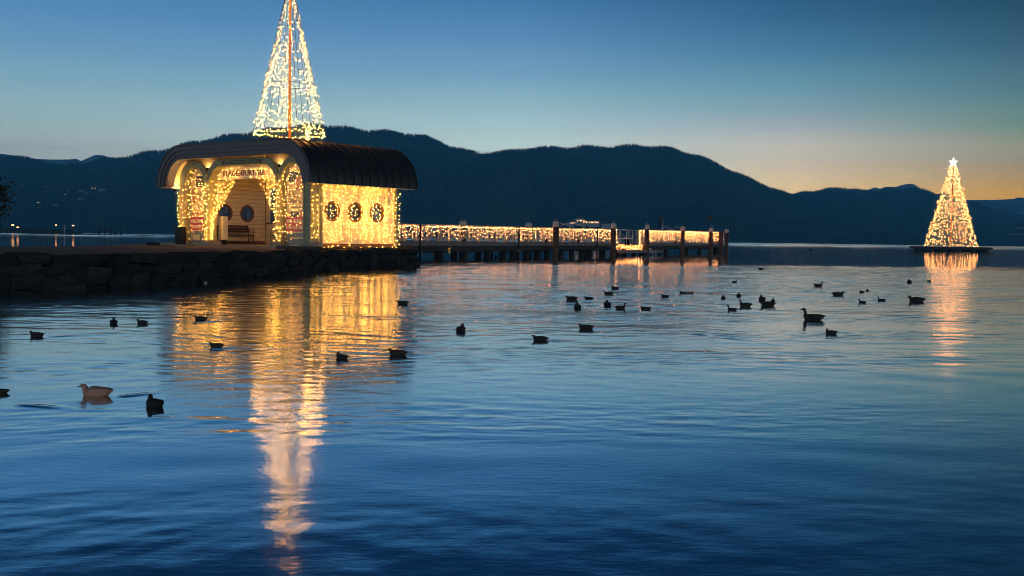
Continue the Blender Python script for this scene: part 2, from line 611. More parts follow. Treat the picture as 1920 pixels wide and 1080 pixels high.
# ------------------------------------------------------------------ hills
def ridge(name, pts, Yc, Ys, base_z=0.0, colr=(.11, .12, .08), rows=16, wob=.06, back=450, extra=None, seed=1):
    """pts: crest outline as seen in the photograph, set at distance Yc; the slope comes down to the shore at Ys"""
    rnd = random.Random(seed)
    crest = [at(px, py, Yc) for px, py in pts]
    x0, x1 = crest[0].x, crest[-1].x
    n = 220

    def H(x):
        for a, b_ in zip(crest, crest[1:]):
            if a.x <= x <= b_.x:
                f = (x - a.x) / (b_.x - a.x)
                return a.z + (b_.z - a.z) * f
        return crest[0].z if x < crest[0].x else crest[-1].z
    ph = [(rnd.uniform(0, 6.28), rnd.uniform(.6, 1.4)) for _ in range(8)]

    def G(x, f):
        """height at lateral x, f = 0 at the shore and 1 on the crest"""
        s = x / Yc * 30
        g = sum(math.sin(s * (i + 1) * q + p + f * 5 * math.cos(p)) / (i + 1) for i, (p, q) in enumerate(ph))
        base = H(x) * (f ** .85)
        return max(base_z, base + H(x) * wob * g * math.sin(math.pi * min(1, max(0, f))))
    v, fcs = [], []
    tot = rows + 4
    for i in range(n + 1):
        x = x0 + (x1 - x0) * i / n
        for j in range(tot + 1):
            if j <= rows:
                f = j / rows
                yv = Ys + (Yc - Ys) * f
                z = G(x, f) if f > 0 else -2.0
                xx = x * (yv / Yc)
            else:
                k = (j - rows) / 4
                yv = Yc + back * k
                z = H(x) * (1 - k) - 2
                xx = x * (yv / Yc)
            v.append((xx, yv, z))
    for i in range(n):
        for j in range(tot):
            a = i * (tot + 1) + j
            fcs.append((a, a + tot + 1, a + tot + 2, a + 1))
    me = bpy.data.meshes.new(name)
    me.from_pydata(v, [], fcs)
    me.polygons.foreach_set('use_smooth', [True] * len(fcs))
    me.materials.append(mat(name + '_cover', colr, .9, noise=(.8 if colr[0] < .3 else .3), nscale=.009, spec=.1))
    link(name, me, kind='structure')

    def place(xc, f):
        yv = Ys + (Yc - Ys) * f
        return Vector((xc * yv / Yc, yv, G(xc, f)))
    return H, place, x0, x1, G


def forest(name, place, H, x0, x1, count, hgt, seed, crest_share=.5, fmin=.0):
    rnd = random.Random(seed)
    v, fcs = [], []
    for i in range(count):
        x = rnd.uniform(x0, x1)
        f = (1 - abs(rnd.gauss(0, .012))) if rnd.random() < crest_share else rnd.uniform(fmin, 1)
        clump = .5 + .28 * math.sin(x * .021 + 1.3 * math.sin(x * .0063)) + .22 * math.sin(x * .087 + f * 9)
        if rnd.random() > .25 + clump:
            continue
        p = place(x, f)
        hh = hgt * rnd.uniform(.35, 1.0) * (.55 + .7 * clump)
        r = hh * rnd.uniform(.13, .22)
        z0 = p.z - 1.5
        for zb, zt, rr in ((.08, .62, 1.0), (.42, 1.0, .62)):
            b0 = len(v)
            a0 = rnd.uniform(0, 6)
            for k in range(5):
                a = a0 + k * 1.2566
                q = rr * r * rnd.uniform(.8, 1.15)
                v.append((p.x + q * math.cos(a), p.y + q * math.sin(a), z0 + hh * zb))
            v.append((p.x, p.y, z0 + hh * zt))
            for k in range(5):
                fcs.append((b0 + k, b0 + (k + 1) % 5, b0 + 5))
    me = bpy.data.meshes.new(name)
    me.from_pydata(v, [], fcs)
    me.materials.append(mat('far_spruce', (.018, .032, .026), .9, spec=.1))
    link(name, me, kind='stuff')


M1 = [(-500, 270), (-300, 280), (-100, 292), (0, 297), (37, 303), (93, 314), (118, 318), (133, 314), (157, 310), (185, 304), (231, 298), (278, 291), (315, 285), (372, 273), (420, 264), (480, 254), (540, 244), (600, 237), (640, 242), (700, 249), (760, 258), (800, 265), (850, 282), (880, 288), (940, 289), (1000, 286), (1060, 284), (1100, 279), (1150, 277), (1200, 278), (1250, 285), (1310, 301), (1360, 322), (1400, 339), (1440, 354), (1475, 367), (1520, 386), (1600, 418), (1680, 448), (1740, 456)]
M2 = [(1300, 400), (1400, 385), (1440, 378), (1490, 370), (1530, 364), (1580, 356), (1620, 360), (1700, 359), (1730, 362), (1760, 368), (1770, 366), (1800, 380), (1840, 389), (1880, 394), (1920, 404), (2000, 418), (2150, 432), (2400, 440)]
F1 = [(-400, 292), (-150, 280), (-60, 286), (0, 288), (30, 292), (58, 298), (100, 299), (130, 299), (143, 297), (152, 302), (165, 296), (180, 290), (192, 291), (205, 295), (240, 298), (300, 305), (420, 330)]
F2 = [(1300, 372), (1420, 366), (1445, 360), (1458, 357), (1470, 360), (1480, 367), (1490, 365), (1498, 361), (1508, 367), (1560, 369), (1600, 364), (1625, 357), (1640, 351), (1650, 354), (1662, 350), (1680, 351), (1690, 347), (1710, 344), (1720, 349), (1727, 358), (1760, 378), (1850, 392)]
F3 = [(1650, 392), (1720, 382), (1800, 375), (1860, 375), (1900, 373), (1910, 370), (1920, 371), (2000, 366), (2150, 372), (2400, 380)]

H1, place1, a1, b1, G1 = ridge('wooded_hill', M1, 1900, 1000, seed=3)
H2, place2, a2, b2, G2 = ridge('lower_hill', M2, 2600, 1250, seed=5)
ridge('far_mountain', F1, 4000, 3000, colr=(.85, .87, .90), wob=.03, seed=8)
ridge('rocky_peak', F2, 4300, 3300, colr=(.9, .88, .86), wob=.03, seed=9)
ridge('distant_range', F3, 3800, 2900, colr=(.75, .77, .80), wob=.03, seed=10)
forest('hill_forest', place1, H1, a1 * .75, b1 * .98, 24000, 13, 21, .5)
forest('lower_hill_forest', place2, H2, a2 * .9, b2 * .62, 9000, 14, 22, .45)

# ------------------------------------------------------------------ far shore on the left, village on the hillside
sm = MB()
prof = [(-260, 430, 2.2), (-180, 432, 2.0), (-100, 436, 1.6), (-40, 438, 1.0)]
for px0, px1, z in ((-300, 42, 2.6), (42, 60, 1.2)):
    p0, p1 = at(px0, 440, 430), at(px1, 440, 430)
    sm.face([(p0.x, 428, -1), (p1.x, 428, -1), (p1.x - 1, 431, z), (p0.x, 431, z)])
    sm.face([(p0.x, 431, z), (p1.x - 1, 431, z), (p1.x, 480, z), (p0.x, 480, z)])
    sm.face([(p1.x, 428, -1), (p1.x, 480, -1), (p1.x, 480, z), (p1.x - 1, 431, z)])
sm.build('far_bank', mat('far_bank_soil', (.03, .03, .025), .9, noise=.4, nscale=.1), kind='structure')

jt = thing('far_jetty', 'long low dark jetty on piles far across the lake behind the path', 'jetty', at(170, 441, 400).xy.to_3d())
jb = MB()
xa, xb = at(40, 441, 400).x - jt.location.x, at(287, 441, 400).x - jt.location.x
jb.box(xa, xb, -1.2, 1.2, .35, .65)
jb.build('deck', deck_m, jt)
pm = MB()
cyl(pm, 0, 0, -1, .4, .16, 6)
pme = pm.mesh('pile', pile_m)
k = xa
while k < xb:
    link('pile', pme, jt, (k, -.9, 0))
    k += 2.2
for px, top in ((186, 425), (197, 427), (207, 425), (216, 428), (227, 432), (60, 429), (90, 430)):
    p = at(px, top, 402)
    o = thing('mooring_pole', 'dark thick mooring pole by the far jetty, about %s from its lakeward end' % {186: 'fifth', 197: 'fourth', 207: 'third', 216: 'second', 227: 'first'}.get(px, 'well back' if px == 60 else 'halfway'), 'pole', (p.x, 402, 0), group='poles beside the far jetty')
    q = MB()
    cyl(q, 0, 0, -1, p.z, .42, 8)
    q.build('shaft', pile_m, o)
    q = MB()
    q.tube([(0, 0, p.z), (0, 0, p.z + .25)], [.46, .2], 8, up=Vector((0, 1, 0)))
    q.build('cap', pile_m, o)


def far_lamp(px, py, Y, z0, m, label, r=.5, armed=True):
    r *= .65
    p = at(px, py, Y)
    o = thing('street_lamp', label, 'lamp', (p.x, Y, z0), group='lamps on the far shore')
    q = MB()
    cyl(q, 0, 0, 0, p.z - z0, .12, 6, r2=.07)
    q.build('pole', iron, o)
    q = MB()
    q.tube([(-r, 0, p.z - z0), (-r * .5, 0, p.z - z0 + r * .35), (r * .5, 0, p.z - z0 + r * .35), (r, 0, p.z - z0)], [r * .3, r * .5, r * .5, r * .3], 8)
    q.build('lamp_head', m, o)


far_lamp(24, 422.5, 440, 2.6, lamp_orange, 'orange street lamp on the far bank, nearest the frame edge', .75)
far_lamp(33, 426.5, 436, 2.6, lamp_orange, 'lower yellowish lamp just beside the outermost orange lamp on the far bank', .6)
far_lamp(105, 422.5, 404, .65, lamp_orange, 'small orange lamp on the far jetty beside a pale mast', .5)
far_lamp(137, 423.5, 404, .65, lamp_orange, 'brighter orange lamp on the far jetty, lakeward of the pale mast', .62)
o = thing('signal_mast', 'short pale white mast between two orange lamps on the far jetty', 'mast', (at(121, 430, 403).x, 403, .65))
q = MB()
cyl(q, 0, 0, 0, 3.0, .28, 8)
q.build('shaft', white_w, o)
q = MB()
cyl(q, 0, 0, 3.0, 3.3, .4, 8)
q.build('cap', white_w, o)


def on_hill(px, py):
    best = None
    for i in range(1, 100):
        f = i / 100
        Y = 1000 + 900 * f
        p = at(px, py, Y)
        if G1(p.x * 1900 / Y, f) >= p.z:
            return p
    return at(px, py, 1100)


def on_hill2(px, py):
    for i in range(1, 100):
        f = i / 100
        Y = 1250 + 1350 * f
        p = at(px, py, Y)
        if G2(p.x * 2600 / Y, f) >= p.z:
            return p
    return at(px, py, 1400)


house_wall = mat('far_house_wall', (.40, .38, .38), .8, noise=.2, nscale=.3)
house_roof = mat('far_house_roof', (.06, .05, .05), .8)
VILL = [  # px, py, width m, lit, description
    (40, 352, 16, 0, 'dim pale farmhouse highest up on the wooded slope'),
    (47, 356, 10, 0, 'small dim barn just below the highest farmhouse'),
    (86, 352, 12, 2, 'white gabled house shining pale above the village'),
    (84, 361, 12, 0, 'unlit house directly below the white shining one'),
    (95, 361, 14, 0, 'unlit pale villa beside the house under the white one'),
    (114, 359, 12, 0, 'grey house uphill of the lamplit middle house'),
    (124, 366, 9, 1, 'small house with one orange window in mid village'),
    (131, 358, 12, 0, 'dim house with steep roof between the two orange lit ones'),
    (150, 360, 14, 0, 'broad unlit house in the centre of the hillside village'),
    (162, 364, 10, 0, 'narrow dim house below the broad unlit one'),
    (178, 354, 20, 1, 'long house with the brightest orange windows on the hillside'),
    (181, 369, 8, 2, 'tiny house with a single pale light below the brightest one'),
    (194, 358, 16, 0, 'dim terrace at the lakeward end of the village'),
    (152, 374, 10, 0, 'lonely dim house low in the trees below the village'),
    (64, 381, 8, 1, 'low house with a weak orange light, first of a pair'),
    (71, 381, 8, 1, 'low house with a weak yellow light, second of a pair'),
    (102, 387, 12, 0, 'dim cottage lowest down near the shore wood'),
    (1074, 419, 10, 1, 'low lit house on the shore beyond the pier, nearest the big post'),
    (1089, 414, 14, 1, 'large lit hotel-like house on the shore behind the pier'),
    (1100, 417, 12, 1, 'lit house just right of the large one behind the pier'),
    (1110, 417.5, 12, 1, 'row house with pink-orange windows on the shore behind the pier'),
    (1117, 417.5, 10, 1, 'outermost lit house of the row behind the pier'),
    (1136, 423, 12, 0, 'unlit boathouse beyond the pier near the second post'),
]
for px, py, w, lit, d in VILL:
    w *= .72
    p = on_hill(px, py)
    if px > 1000:
        p = at(px, py, 985)
    bz = p.z - w * .25
    o = thing('hillside_house' if px < 1000 else 'shore_house', d, 'house', (p.x, p.y, bz), U(-.4, .4), group='houses across the lake')
    hh = w * .45
    if px > 1000:
        q = MB()
        q.box(-w / 2 - 1, w / 2 + 1, .5, 60, -bz - 1, -.02)
        q.build('foundation', quay_m, o)
    q = MB()
    q.box(-w / 2, w / 2, 0, w * .8, -2, hh)
    q.build('wall', house_wall, o)
    q = MB()
    for s_ in (-1, 1):
        q.face([(s_ * w * .58, -w * .08, hh - .3), (0, -w * .08, hh + w * .32), (0, w * .88, hh + w * .32), (s_ * w * .58, w * .88, hh - .3)])
    q.face([(-w * .5, 0, hh), (w * .5, 0, hh), (0, 0, hh + w * .29)])
    q.build('roof', house_roof, o)
    q = MB()
    q.box(-.4, .4, -.12, 0, .0, 1.1)
    wme = q.mesh('window', glass if not lit else (lamp_white if lit == 2 else win_lit))
    for i in range(3):
        link('window', wme, o, (-w * .3 + i * w * .3, 0, hh * .45))
    if lit:
        q = MB()
        q.box(-w * .10, w * .10, -.25, -.13, hh * .55, hh * .55 + .9)
        q.build('lit_window', lamp_white if lit == 2 else win_lit, o)
for px, py, d in ((1896, 441, 'pale dim house on the right far shore, nearest the light tree'), (1903, 441, 'middle pale house on the right far shore'), (1912, 441, 'outermost pale house on the right far shore'), (1915, 428, 'tiny lit house up the right slope')):
    p = on_hill2(px, py)
    o = thing('shore_house', d, 'house', (p.x, p.y, p.z - 3), 0, group='houses across the lake')
    q = MB()
    q.box(-6, 6, 0, 8, -4, 5)
    q.build('wall', house_wall, o)
    q = MB()
    for s_ in (-1, 1):
        q.face([(s_ * 7, -.6, 4.8), (0, -.6, 8), (0, 8.6, 8), (s_ * 7, 8.6, 4.8)])
    q.build('roof', house_roof, o)
    q = MB()
    q.box(-1.2, 1.2, -.12, 0, 1.5, 3)
    q.build('window', lamp_white, o)

# dark tree at the left edge of the frame
def leafy(name, label, base, height, rad, n, seed, cz):
    rnd = random.Random(seed)
    o = thing(name, label, 'tree', base)
    q = MB()
    q.tube([(0, 0, -.3), (.1, 0, height * .3), (-.05, .1, height * .7)], [.22, .16, .06], 7, up=Vector((0, 1, 0)))
    for k in range(7):
        a = rnd.uniform(0, 6.28)
        z = height * rnd.uniform(.25, .6)
        q.tube([(0, 0, z), (math.cos(a) * rad * .7, math.sin(a) * rad * .7, z + rad * .6)], [.06, .02], 5)
    q.build('trunk', pile_m, o)
    v, fcs = [], []
    cl = [(rnd.gauss(0, rad * .5), rnd.gauss(0, rad * .5), cz + rnd.gauss(0, height * .2)) for _ in range(36)]
    for i in range(n):
        c_ = rnd.choice(cl)
        p = Vector((c_[0] + rnd.gauss(0, .28), c_[1] + rnd.gauss(0, .28), c_[2] + rnd.gauss(0, .25)))
        d = Vector((rnd.gauss(0, 1), rnd.gauss(0, 1), rnd.gauss(0, 1))).normalized()
        e = d.orthogonal().normalized()
        s_ = rnd.uniform(.06, .11)
        b0 = len(v)
        for a, b_ in ((-s_, 0), (0, s_ * .5), (s_, 0), (0, -s_ * .5)):
            v.append(tuple(p + d * a + e * b_))
        fcs.append((b0, b0 + 1, b0 + 2, b0 + 3))
    me = bpy.data.meshes.new('crown')
    me.from_pydata(v, [], fcs)
    me.materials.append(mat('night_leaves', (.015, .02, .01), .7))
    link('crown', me, o)


p = at(-67, 470, 33)
leafy('shore_tree', 'dark bushy tree cut by the edge of the frame beside the path', (p.x, 33, .73), 2.2, .42, 15000, 4, 1.25)

# ------------------------------------------------------------------ quay
FLOOR = 0.75
top_line = [Vector(p) for p in [(-26, 13), (-16, 18.6), (-11.6, 22.4), (-9.6, 24.6), (-8.5, 27.6), (-7.7, 30.6), (-7.15, 32.6), (-7.25, 36.4), (-6.6, 38.6), (-5.6, 41.3), (-4.3, 43.9), (-4.7, 47.5), (-5.2, 53)]]
back_line = [(-12, 56), (-17, 52), (-17.6, 47), (-16.2, 42), (-16.6, 38), (-17.8, 33.5), (-21, 28), (-34, 20)]
q = MB()
poly = [(p.x, p.y) for p in top_line] + back_line
q.face([(x, y, FLOOR) for x, y in poly])
q.build('path', asphalt, kind='structure')
q = MB()
k = len(poly)
ins = []
for i in range(k):
    a, b_, c_ = Vector(poly[i - 1]), Vector(poly[i]), Vector(poly[(i + 1) % k])
    d = (c_ - a).normalized()
    nrmv = Vector((d.y, -d.x))
    ins.append((b_ + nrmv * .2, b_ - nrmv * .10))
for i in range(k):
    j = (i + 1) % k
    q.face([(*ins[i][0], -.8), (*ins[j][0], -.8), (*ins[j][1], FLOOR - .03), (*ins[i][1], FLOOR - .03)])
q.face([(*p[1], FLOOR - .03) for p in ins])
q.build('quay', quay_m, kind='structure')


def stone_mesh(seed, ms):
    rnd = random.Random(seed)
    bm = bmesh.new()
    bmesh.ops.create_cube(bm, size=1)
    bmesh.ops.subdivide_edges(bm, edges=bm.edges[:], cuts=1, use_grid_fill=True)
    for v in bm.verts:
        v.co *= 1 - .16 * (v.co.length - .5) + rnd.uniform(-.09, .07)
        v.co += Vector((rnd.uniform(-.06, .06), rnd.uniform(-.06, .06), rnd.uniform(-.07, .07)))
    me = bpy.data.meshes.new('stone')
    bm.to_mesh(me)
    bm.free()
    me.materials.append(ms)
    return me


stones = [stone_mesh(i, stone_ms[i % 3]) for i in range(14)]
sw = thing('quay_wall', 'rough dark quay wall of stacked boulders along the water below the path', 'stone wall', (-8, 30, 0))
off = Vector((-8, 30, 0))


def seg_iter(line, step_fn):
    for a, b_ in zip(line, line[1:]):
        L = (b_ - a).length
        s_ = 0
        while s_ < L - .1:
            w = min(step_fn(), L - s_)
            yield a.lerp(b_, (s_ + w / 2) / L), (b_ - a).normalized(), w
            s_ += w


front = top_line[1:]
zlev = [(-.4, .04, .22, .38), (.0, .30, .14, .42), (.27, .54, .06, .45), (.51, .76, .0, .5)]
cnt = 0
for z0, z1, outw, dep in zlev:
    for c_, d, w in seg_iter(front, lambda: U(.42, 1.05)):
        nv = Vector((d.y, -d.x))
        cc = c_ + nv * (outw + U(-.07, .10) - .08)
        o = link('stone', stones[cnt % 14], sw, Vector((cc.x, cc.y, (z0 + z1) / 2 + U(-.04, .03))) - off)
        o.rotation_euler = (U(-.1, .1), U(-.12, .12), math.atan2(d.y, d.x) + U(-.12, .12))
        o.scale = (w * 1.04, dep * U(1.1, 1.5), (z1 - z0) * U(1.0, 1.2))
        cnt += 1
# flat cap stones on the edge, loose boulders at the foot
for c_, d, w in seg_iter(front[:8], lambda: U(.7, 1.7)):
    nv = Vector((d.y, -d.x))
    cc = c_ + nv * (-.18 + U(-.05, .08))
    o = link('stone', stones[cnt % 14], sw, Vector((cc.x, cc.y, FLOOR - .05 + U(-.03, .0))) - off)
    o.rotation_euler = (U(-.02, .02), U(-.03, .03), math.atan2(d.y, d.x) + U(-.06, .06))
    o.scale = (w * 1.02, U(.55, .9), .16)
    cnt += 1
for i in range(34):
    s_ = R() * (len(front) - 3)
    a, b_ = front[int(s_)], front[int(s_) + 1]
    c_ = a.lerp(b_, s_ % 1)
    d = (b_ - a).normalized()
    cc = c_ + Vector((d.y, -d.x)) * U(.25, .6)
    o = link('stone', stones[cnt % 14], sw, Vector((cc.x, cc.y, U(-.12, .06))) - off)
    o.rotation_euler = (U(-.4, .4), U(-.4, .4), U(0, 3))
    k = U(.3, .7)
    k *= .8
    o.scale = (k * 1.3, k, k * .6)
    cnt += 1

# ------------------------------------------------------------------ pavilion
TH = 2.4802
uu = Vector((math.cos(TH), math.sin(TH), 0))
vv = Vector((math.sin(TH), -math.cos(TH), 0))
FW, SD = 8.8, 4.87
C0 = Vector((-7.91, 41.09, 0))
Q = C0 + vv * .65 + uu * (10.28 - .74)
Q.z = FLOOR
RZ = math.atan2(-uu.y, -uu.x)
PM = Matrix.Translation(Q) @ Matrix.Rotation(RZ, 4, 'Z')
pav = thing('waiting_pavilion', 'cream wooden landing-stage pavilion with three arches, round windows and a barrel roof', 'pavilion', Q, RZ)

# floor slab + plinth
q = MB()
q.box(-.25, FW + .12, -.35, SD + .15, .004, .07)
q.build('floor_slab', concrete, pav)


def arch_pts(x0, x1, spring, top, n=14, flat=0.0, z0=0.0):
    """outline from bottom left over the arch to bottom right; flat = straight length at the crown"""
    a = (x1 - x0 - flat) / 2
    hh = top - spring
    pts = [(x0, z0), (x0, spring)]
    for i in range(1, n + 1):
        an = math.pi - math.pi / 2 * i / n
        pts.append((x0 + a + a * math.cos(an), spring + hh * math.sin(an)))
    for i in range(0 if flat > 0 else 1, n + 1):
        an = math.pi / 2 - math.pi / 2 * i / n
        pts.append((x1 - a + a * math.cos(an), spring + hh * math.sin(an)))
    pts.append((x1, z0))
    return pts


E1 = .45
OPEN = [(.45, 1.80, 2.78, 3.47, 0), (2.15, 6.65, 2.62, 3.48, 2.9), (7.0, 8.35, 2.78, 3.47, 0)]
for i, (x0, x1, spr, top, flat) in enumerate(OPEN):
    g = .17 if i == 1 else .17
    gl = .45 if i == 0 else (.172)
    gr = .45 if i == 2 else (.172)
    inner = arch_pts(x0, x1, spr, top, flat=flat, z0=.07)
    outer = arch_pts(x0 - gl, x1 + gr, spr, top + .31, flat=flat, z0=.07)
    q = MB()
    q.band(inner, outer, 0, .42)
    q.build('arch', paint2, pav)
    # raised moulding on the front edge of each arch
    q = MB()
    i2 = arch_pts(x0 - .045, x1 + .045, spr, top + .045, flat=flat, z0=.25)
    i3 = arch_pts(x0 - .085, x1 + .085, spr, top + .085, flat=flat, z0=.25)
    q.band(i2, i3, -.022, -.001)
    q.build('moulding', paint2, pav)
# spandrel panels behind the arches
q = MB()
q.box(.05, FW - .05, .10, .16, 3.30, 3.92)
for xa_, xb_ in ((1.35, 2.95), (5.85, 7.45)):
    q2 = MB()
    q2.face([(xa_, .12, 3.86), (xb_, .12, 3.86), ((xa_ + xb_) / 2 + .02, .12, 3.05), ((xa_ + xb_) / 2 - .02, .12, 3.05)])
    q2.face([(xb_, .30, 3.86), (xa_, .30, 3.86), ((xa_ + xb_) / 2 - .02, .30, 3.05), ((xa_ + xb_) / 2 + .02, .30, 3.05)])
    q2.build('spandrel', soffit_m, pav)
# column plinths
for x in (.16, 1.975, 6.825, FW - .16):
    q = MB()
    q.box(x - .34, x + .34, -.16, .56, .07, .20)
    q.tube([(x - .28, -.13, .2), (x - .28, .5, .2)], .03, 6)
    q.box(x - .26, x + .26, -.09, .50, .20, .27)
    q.build('plinth', concrete, pav)

# side walls: separate boards around the three round windows
WN = [(1.15, 1.53), (2.43, 1.53), (3.70, 1.53)]
RW = .36


def side_wall(xw, sgn):
    t_ = .03
    nb = 27
    zb, zt = .22, 3.45
    dz = (zt - zb) / nb
    ya, yb = (.43, SD - .10)
    for i in range(nb):
        z0, z1 = zb + dz * i, zb + dz * (i + 1)
        strips = []
        for k_ in range(3):
            za, zc = z0 + (dz - .008) * k_ / 3, z0 + (dz - .008) * (k_ + 1) / 3
            zm = (za + zc) / 2
            cuts = [ya]
            for wy, wz in WN:
                dd = RW * RW - (zm - wz) ** 2
                if dd > 0:
                    cuts += [wy - math.sqrt(dd), wy + math.sqrt(dd)]
            cuts.append(yb)
            xa2, xb2 = xw, xw + sgn * (t_ + .014 * (1 - k_ / 3))
            strips.append((min(xa2, xb2), max(xa2, xb2), za, zc, cuts))
        if len({len(c_[4]) for c_ in strips}) == 1:      # the window cuts the board into separate lengths
            sets = [[m_] for m_ in range(0, len(strips[0][4]), 2)]
        else:
            sets = [None]
        for st_ in sets:
            q = MB()
            for x0_, x1_, za, zc, cuts in strips:
                for m_ in (st_ or range(0, len(cuts), 2)):
                    q.box(x0_, x1_, cuts[m_], cuts[m_ + 1], za, zc)
            q.build('siding_board', siding_m, pav)
    # inner lining
    q = MB()
    n = 28
    for wy, wz in WN:
        pass
    segs = [(ya, WN[0][0] - RW)] + [(WN[i][0] + RW, WN[i + 1][0] - RW) for i in range(2)] + [(WN[2][0] + RW, yb)]
    xi0, xi1 = sorted((xw - sgn * .004, xw - sgn * .03))
    for a, b_ in segs:
        q.box(xi0, xi1, a, b_, zb, 3.3)
    for wy, wz in WN:
        q.box(xi0, xi1, wy - RW, wy + RW, zb, wz - RW)
        q.box(xi0, xi1, wy - RW, wy + RW, wz + RW, 3.3)
        xi = xi0 if sgn > 0 else xi1
        for c_ in range(4):
            a0 = c_ * math.pi / 2
            cx_, cz_ = wy + RW * (1 if c_ in (0, 3) else -1), wz + RW * (1 if c_ in (0, 1) else -1)
            for s_ in range(6):
                aa, ab = a0 + s_ * math.pi / 12, a0 + (s_ + 1) * math.pi / 12
                for xx in (xi0, xi1):
                    q.face([(xx, cx_, cz_), (xx, wy + RW * math.cos(aa), wz + RW * math.sin(aa)), (xx, wy + RW * math.cos(ab), wz + RW * math.sin(ab))])
    q.build('lining', siding_m, pav)
    # inside board joints
    q = MB()
    for i in range(1, 16):
        z = zb + i * .2
        cuts = [ya]
        for wy, wz in WN:
            dd = RW * RW - (z - wz) ** 2
            if dd > 0:
                cuts += [wy - math.sqrt(dd), wy + math.sqrt(dd)]
        cuts.append(yb)
        xa2 = (xi0 - .006) if sgn > 0 else xi1
        for m_ in range(0, len(cuts), 2):
            q.box(xa2, xa2 + .006, cuts[m_], cuts[m_ + 1], z, z + .012)
    q.build('joint_strip', brown_wood, pav, kind='stuff')
    for wy, wz in WN:
        n = 32
        ring = lambda r: [(wy + r * math.cos(2 * math.pi * k_ / n), wz + r * math.sin(2 * math.pi * k_ / n)) for k_ in range(n)]
        q = MB()
        tmp = MB()
        tmp.band(ring(RW - .035), ring(RW + .055), -.05, .075, closed=True)
        q.f, q.mi, q.sm = tmp.f, tmp.mi, tmp.sm
        q.v = [(xw + sgn * y, x, z) for x, y, z in tmp.v]
        fr = q.build('porthole_frame', brown_wood, pav)
        q = MB()
        rr = ring(RW - .034)
        for xx in ((xw - .004), (xw + .004)):
            q.face([(xx, a, b_) for a, b_ in rr])
        q.build('pane', glass_clear, fr)


glass_clear = bpy.data.materials.new('clear_pane')
glass_clear.use_nodes = True
gt = glass_clear.node_tree
gt.nodes.clear()
go = N(gt, 'ShaderNodeOutputMaterial')
gm = N(gt, 'ShaderNodeMixShader')
gtr = N(gt, 'ShaderNodeBsdfTransparent')
gtr.inputs[0].default_value = (.75, .78, .8, 1)
ggl = N(gt, 'ShaderNodeBsdfGlossy')
ggl.inputs['Roughness'].default_value = .03
gm.inputs[0].default_value = .07
gt.links.new(gtr.outputs[0], gm.inputs[1])
gt.links.new(ggl.outputs[0], gm.inputs[2])
gt.links.new(gm.outputs[0], go.inputs[0])

side_wall(FW - .04, 1)
side_wall(.04, -1)
# corner posts, sill beams
for x in (-.03, FW - .17):
    q = MB()
    q.box(x + .02, x + .18, SD - .10, SD + .06, .07, 3.3)
    q.build('corner_post', paint2, pav)
q = MB()
q.box(FW - .06, FW + .03, .43, SD - .11, .06, .215)
q.build('base_board', brown_wood, pav)
q = MB()
q.box(-.03, .06, .43, SD - .11, .06, .215)
q.build('base_board', brown_wood, pav)
# pale vertical batten beside the arcade column and a bracket board under the eave
q = MB()
q.box(FW + .025, FW + .055, .46, .60, .22, 2.95)
q.build('batten', paint2, pav)
q = MB()
q.box(FW + .03, FW + .09, SD - .62, SD - .40, 1.9, 2.75)
q.build('eave_bracket', paint, pav)

# rear wall: low panelling, glazed above
q = MB()
q.box(.12, FW - .12, SD - .09, SD - .02, .07, 1.12)
q.box(.12, FW - .12, SD - .09, SD - .02, 2.75, 3.85)
q.build('rear_panel', siding_m, pav)
q = MB()
x = .16
while x < FW - .3:
    q = MB()
    q.box(x, x + .22, SD - .12, SD + .0, 1.13, 2.74)
    q.build('mullion', paint, pav)
    x += 1.36
q = MB()
q.box(.18, FW - .18, SD - .06, SD - .05, 1.13, 2.74)
q.build('rear_glazing', glass_clear, pav)
q = MB()
q.box(.12, FW - .12, SD - .16, SD - .125, 1.06, 1.12)
q.build('window_sill', brown_wood, pav)

# roof
RX0, RX1, RY0, RY1 = -.74, FW + .74, -.65, 5.39
RT, RE, RR = 4.38, 2.60, 1.78


def roof_profile(off_, n=12, r=RR, drop=0.0):
    """from the left eave over the top to the right eave; off_ = inward offset"""
    pts = []
    for i in range(n + 1):
        a = math.pi - math.pi / 2 * i / n
        pts.append((RX0 + r + (r - off_) * math.cos(a), RE + drop + (r - off_) * math.sin(a)))
    for i in range(n + 1):
        a = math.pi / 2 - math.pi / 2 * i / n
        pts.append((RX1 - r + (r - off_) * math.cos(a), RE + drop + (r - off_) * math.sin(a)))
    return pts


roof = MB()
roof.band(roof_profile(.40), roof_profile(.08), RY0 + .13, RY1 - .05)
roof_o = roof.build('roof', soffit_m, pav)
NP = 13
pw = (RY1 - RY0) / NP
for i in range(NP):
    q = MB()
    q.band(roof_profile(.045), roof_profile(0.0), RY0 + i * pw + .004, RY0 + (i + 1) * pw - .004)
    q.build('roof_panel', roof_m, roof_o)
for i in range(NP + 1):
    q = MB()
    y = RY0 + i * pw
    q.band(roof_profile(.0), roof_profile(-.055), y - .018, y + .018)
    q.build('seam', seam_m, roof_o)
for i, (o0, o1, ya, yb) in enumerate(((.05, .22, -.02, .13), (.215, .40, .03, .128), (.395, .58, .075, .5))):
    q = MB()
    q.band(roof_profile(o1), roof_profile(o0), RY0 + ya, RY0 + yb)
    q.build('fascia_board', fascia_m, roof_o)
q = MB()
q.band(roof_profile(.5), roof_profile(.05), RY1 - .10, RY1 - .01)
q.build('fascia_board', fascia_m, roof_o)
for x in (RX0 + .04, RX1 - .1):
    q = MB()
    q.box(x, x + .06, RY0 + .14, RY1 - .12, RE - .03, RE + .05)
    q.build('eave_trim', paint, roof_o)

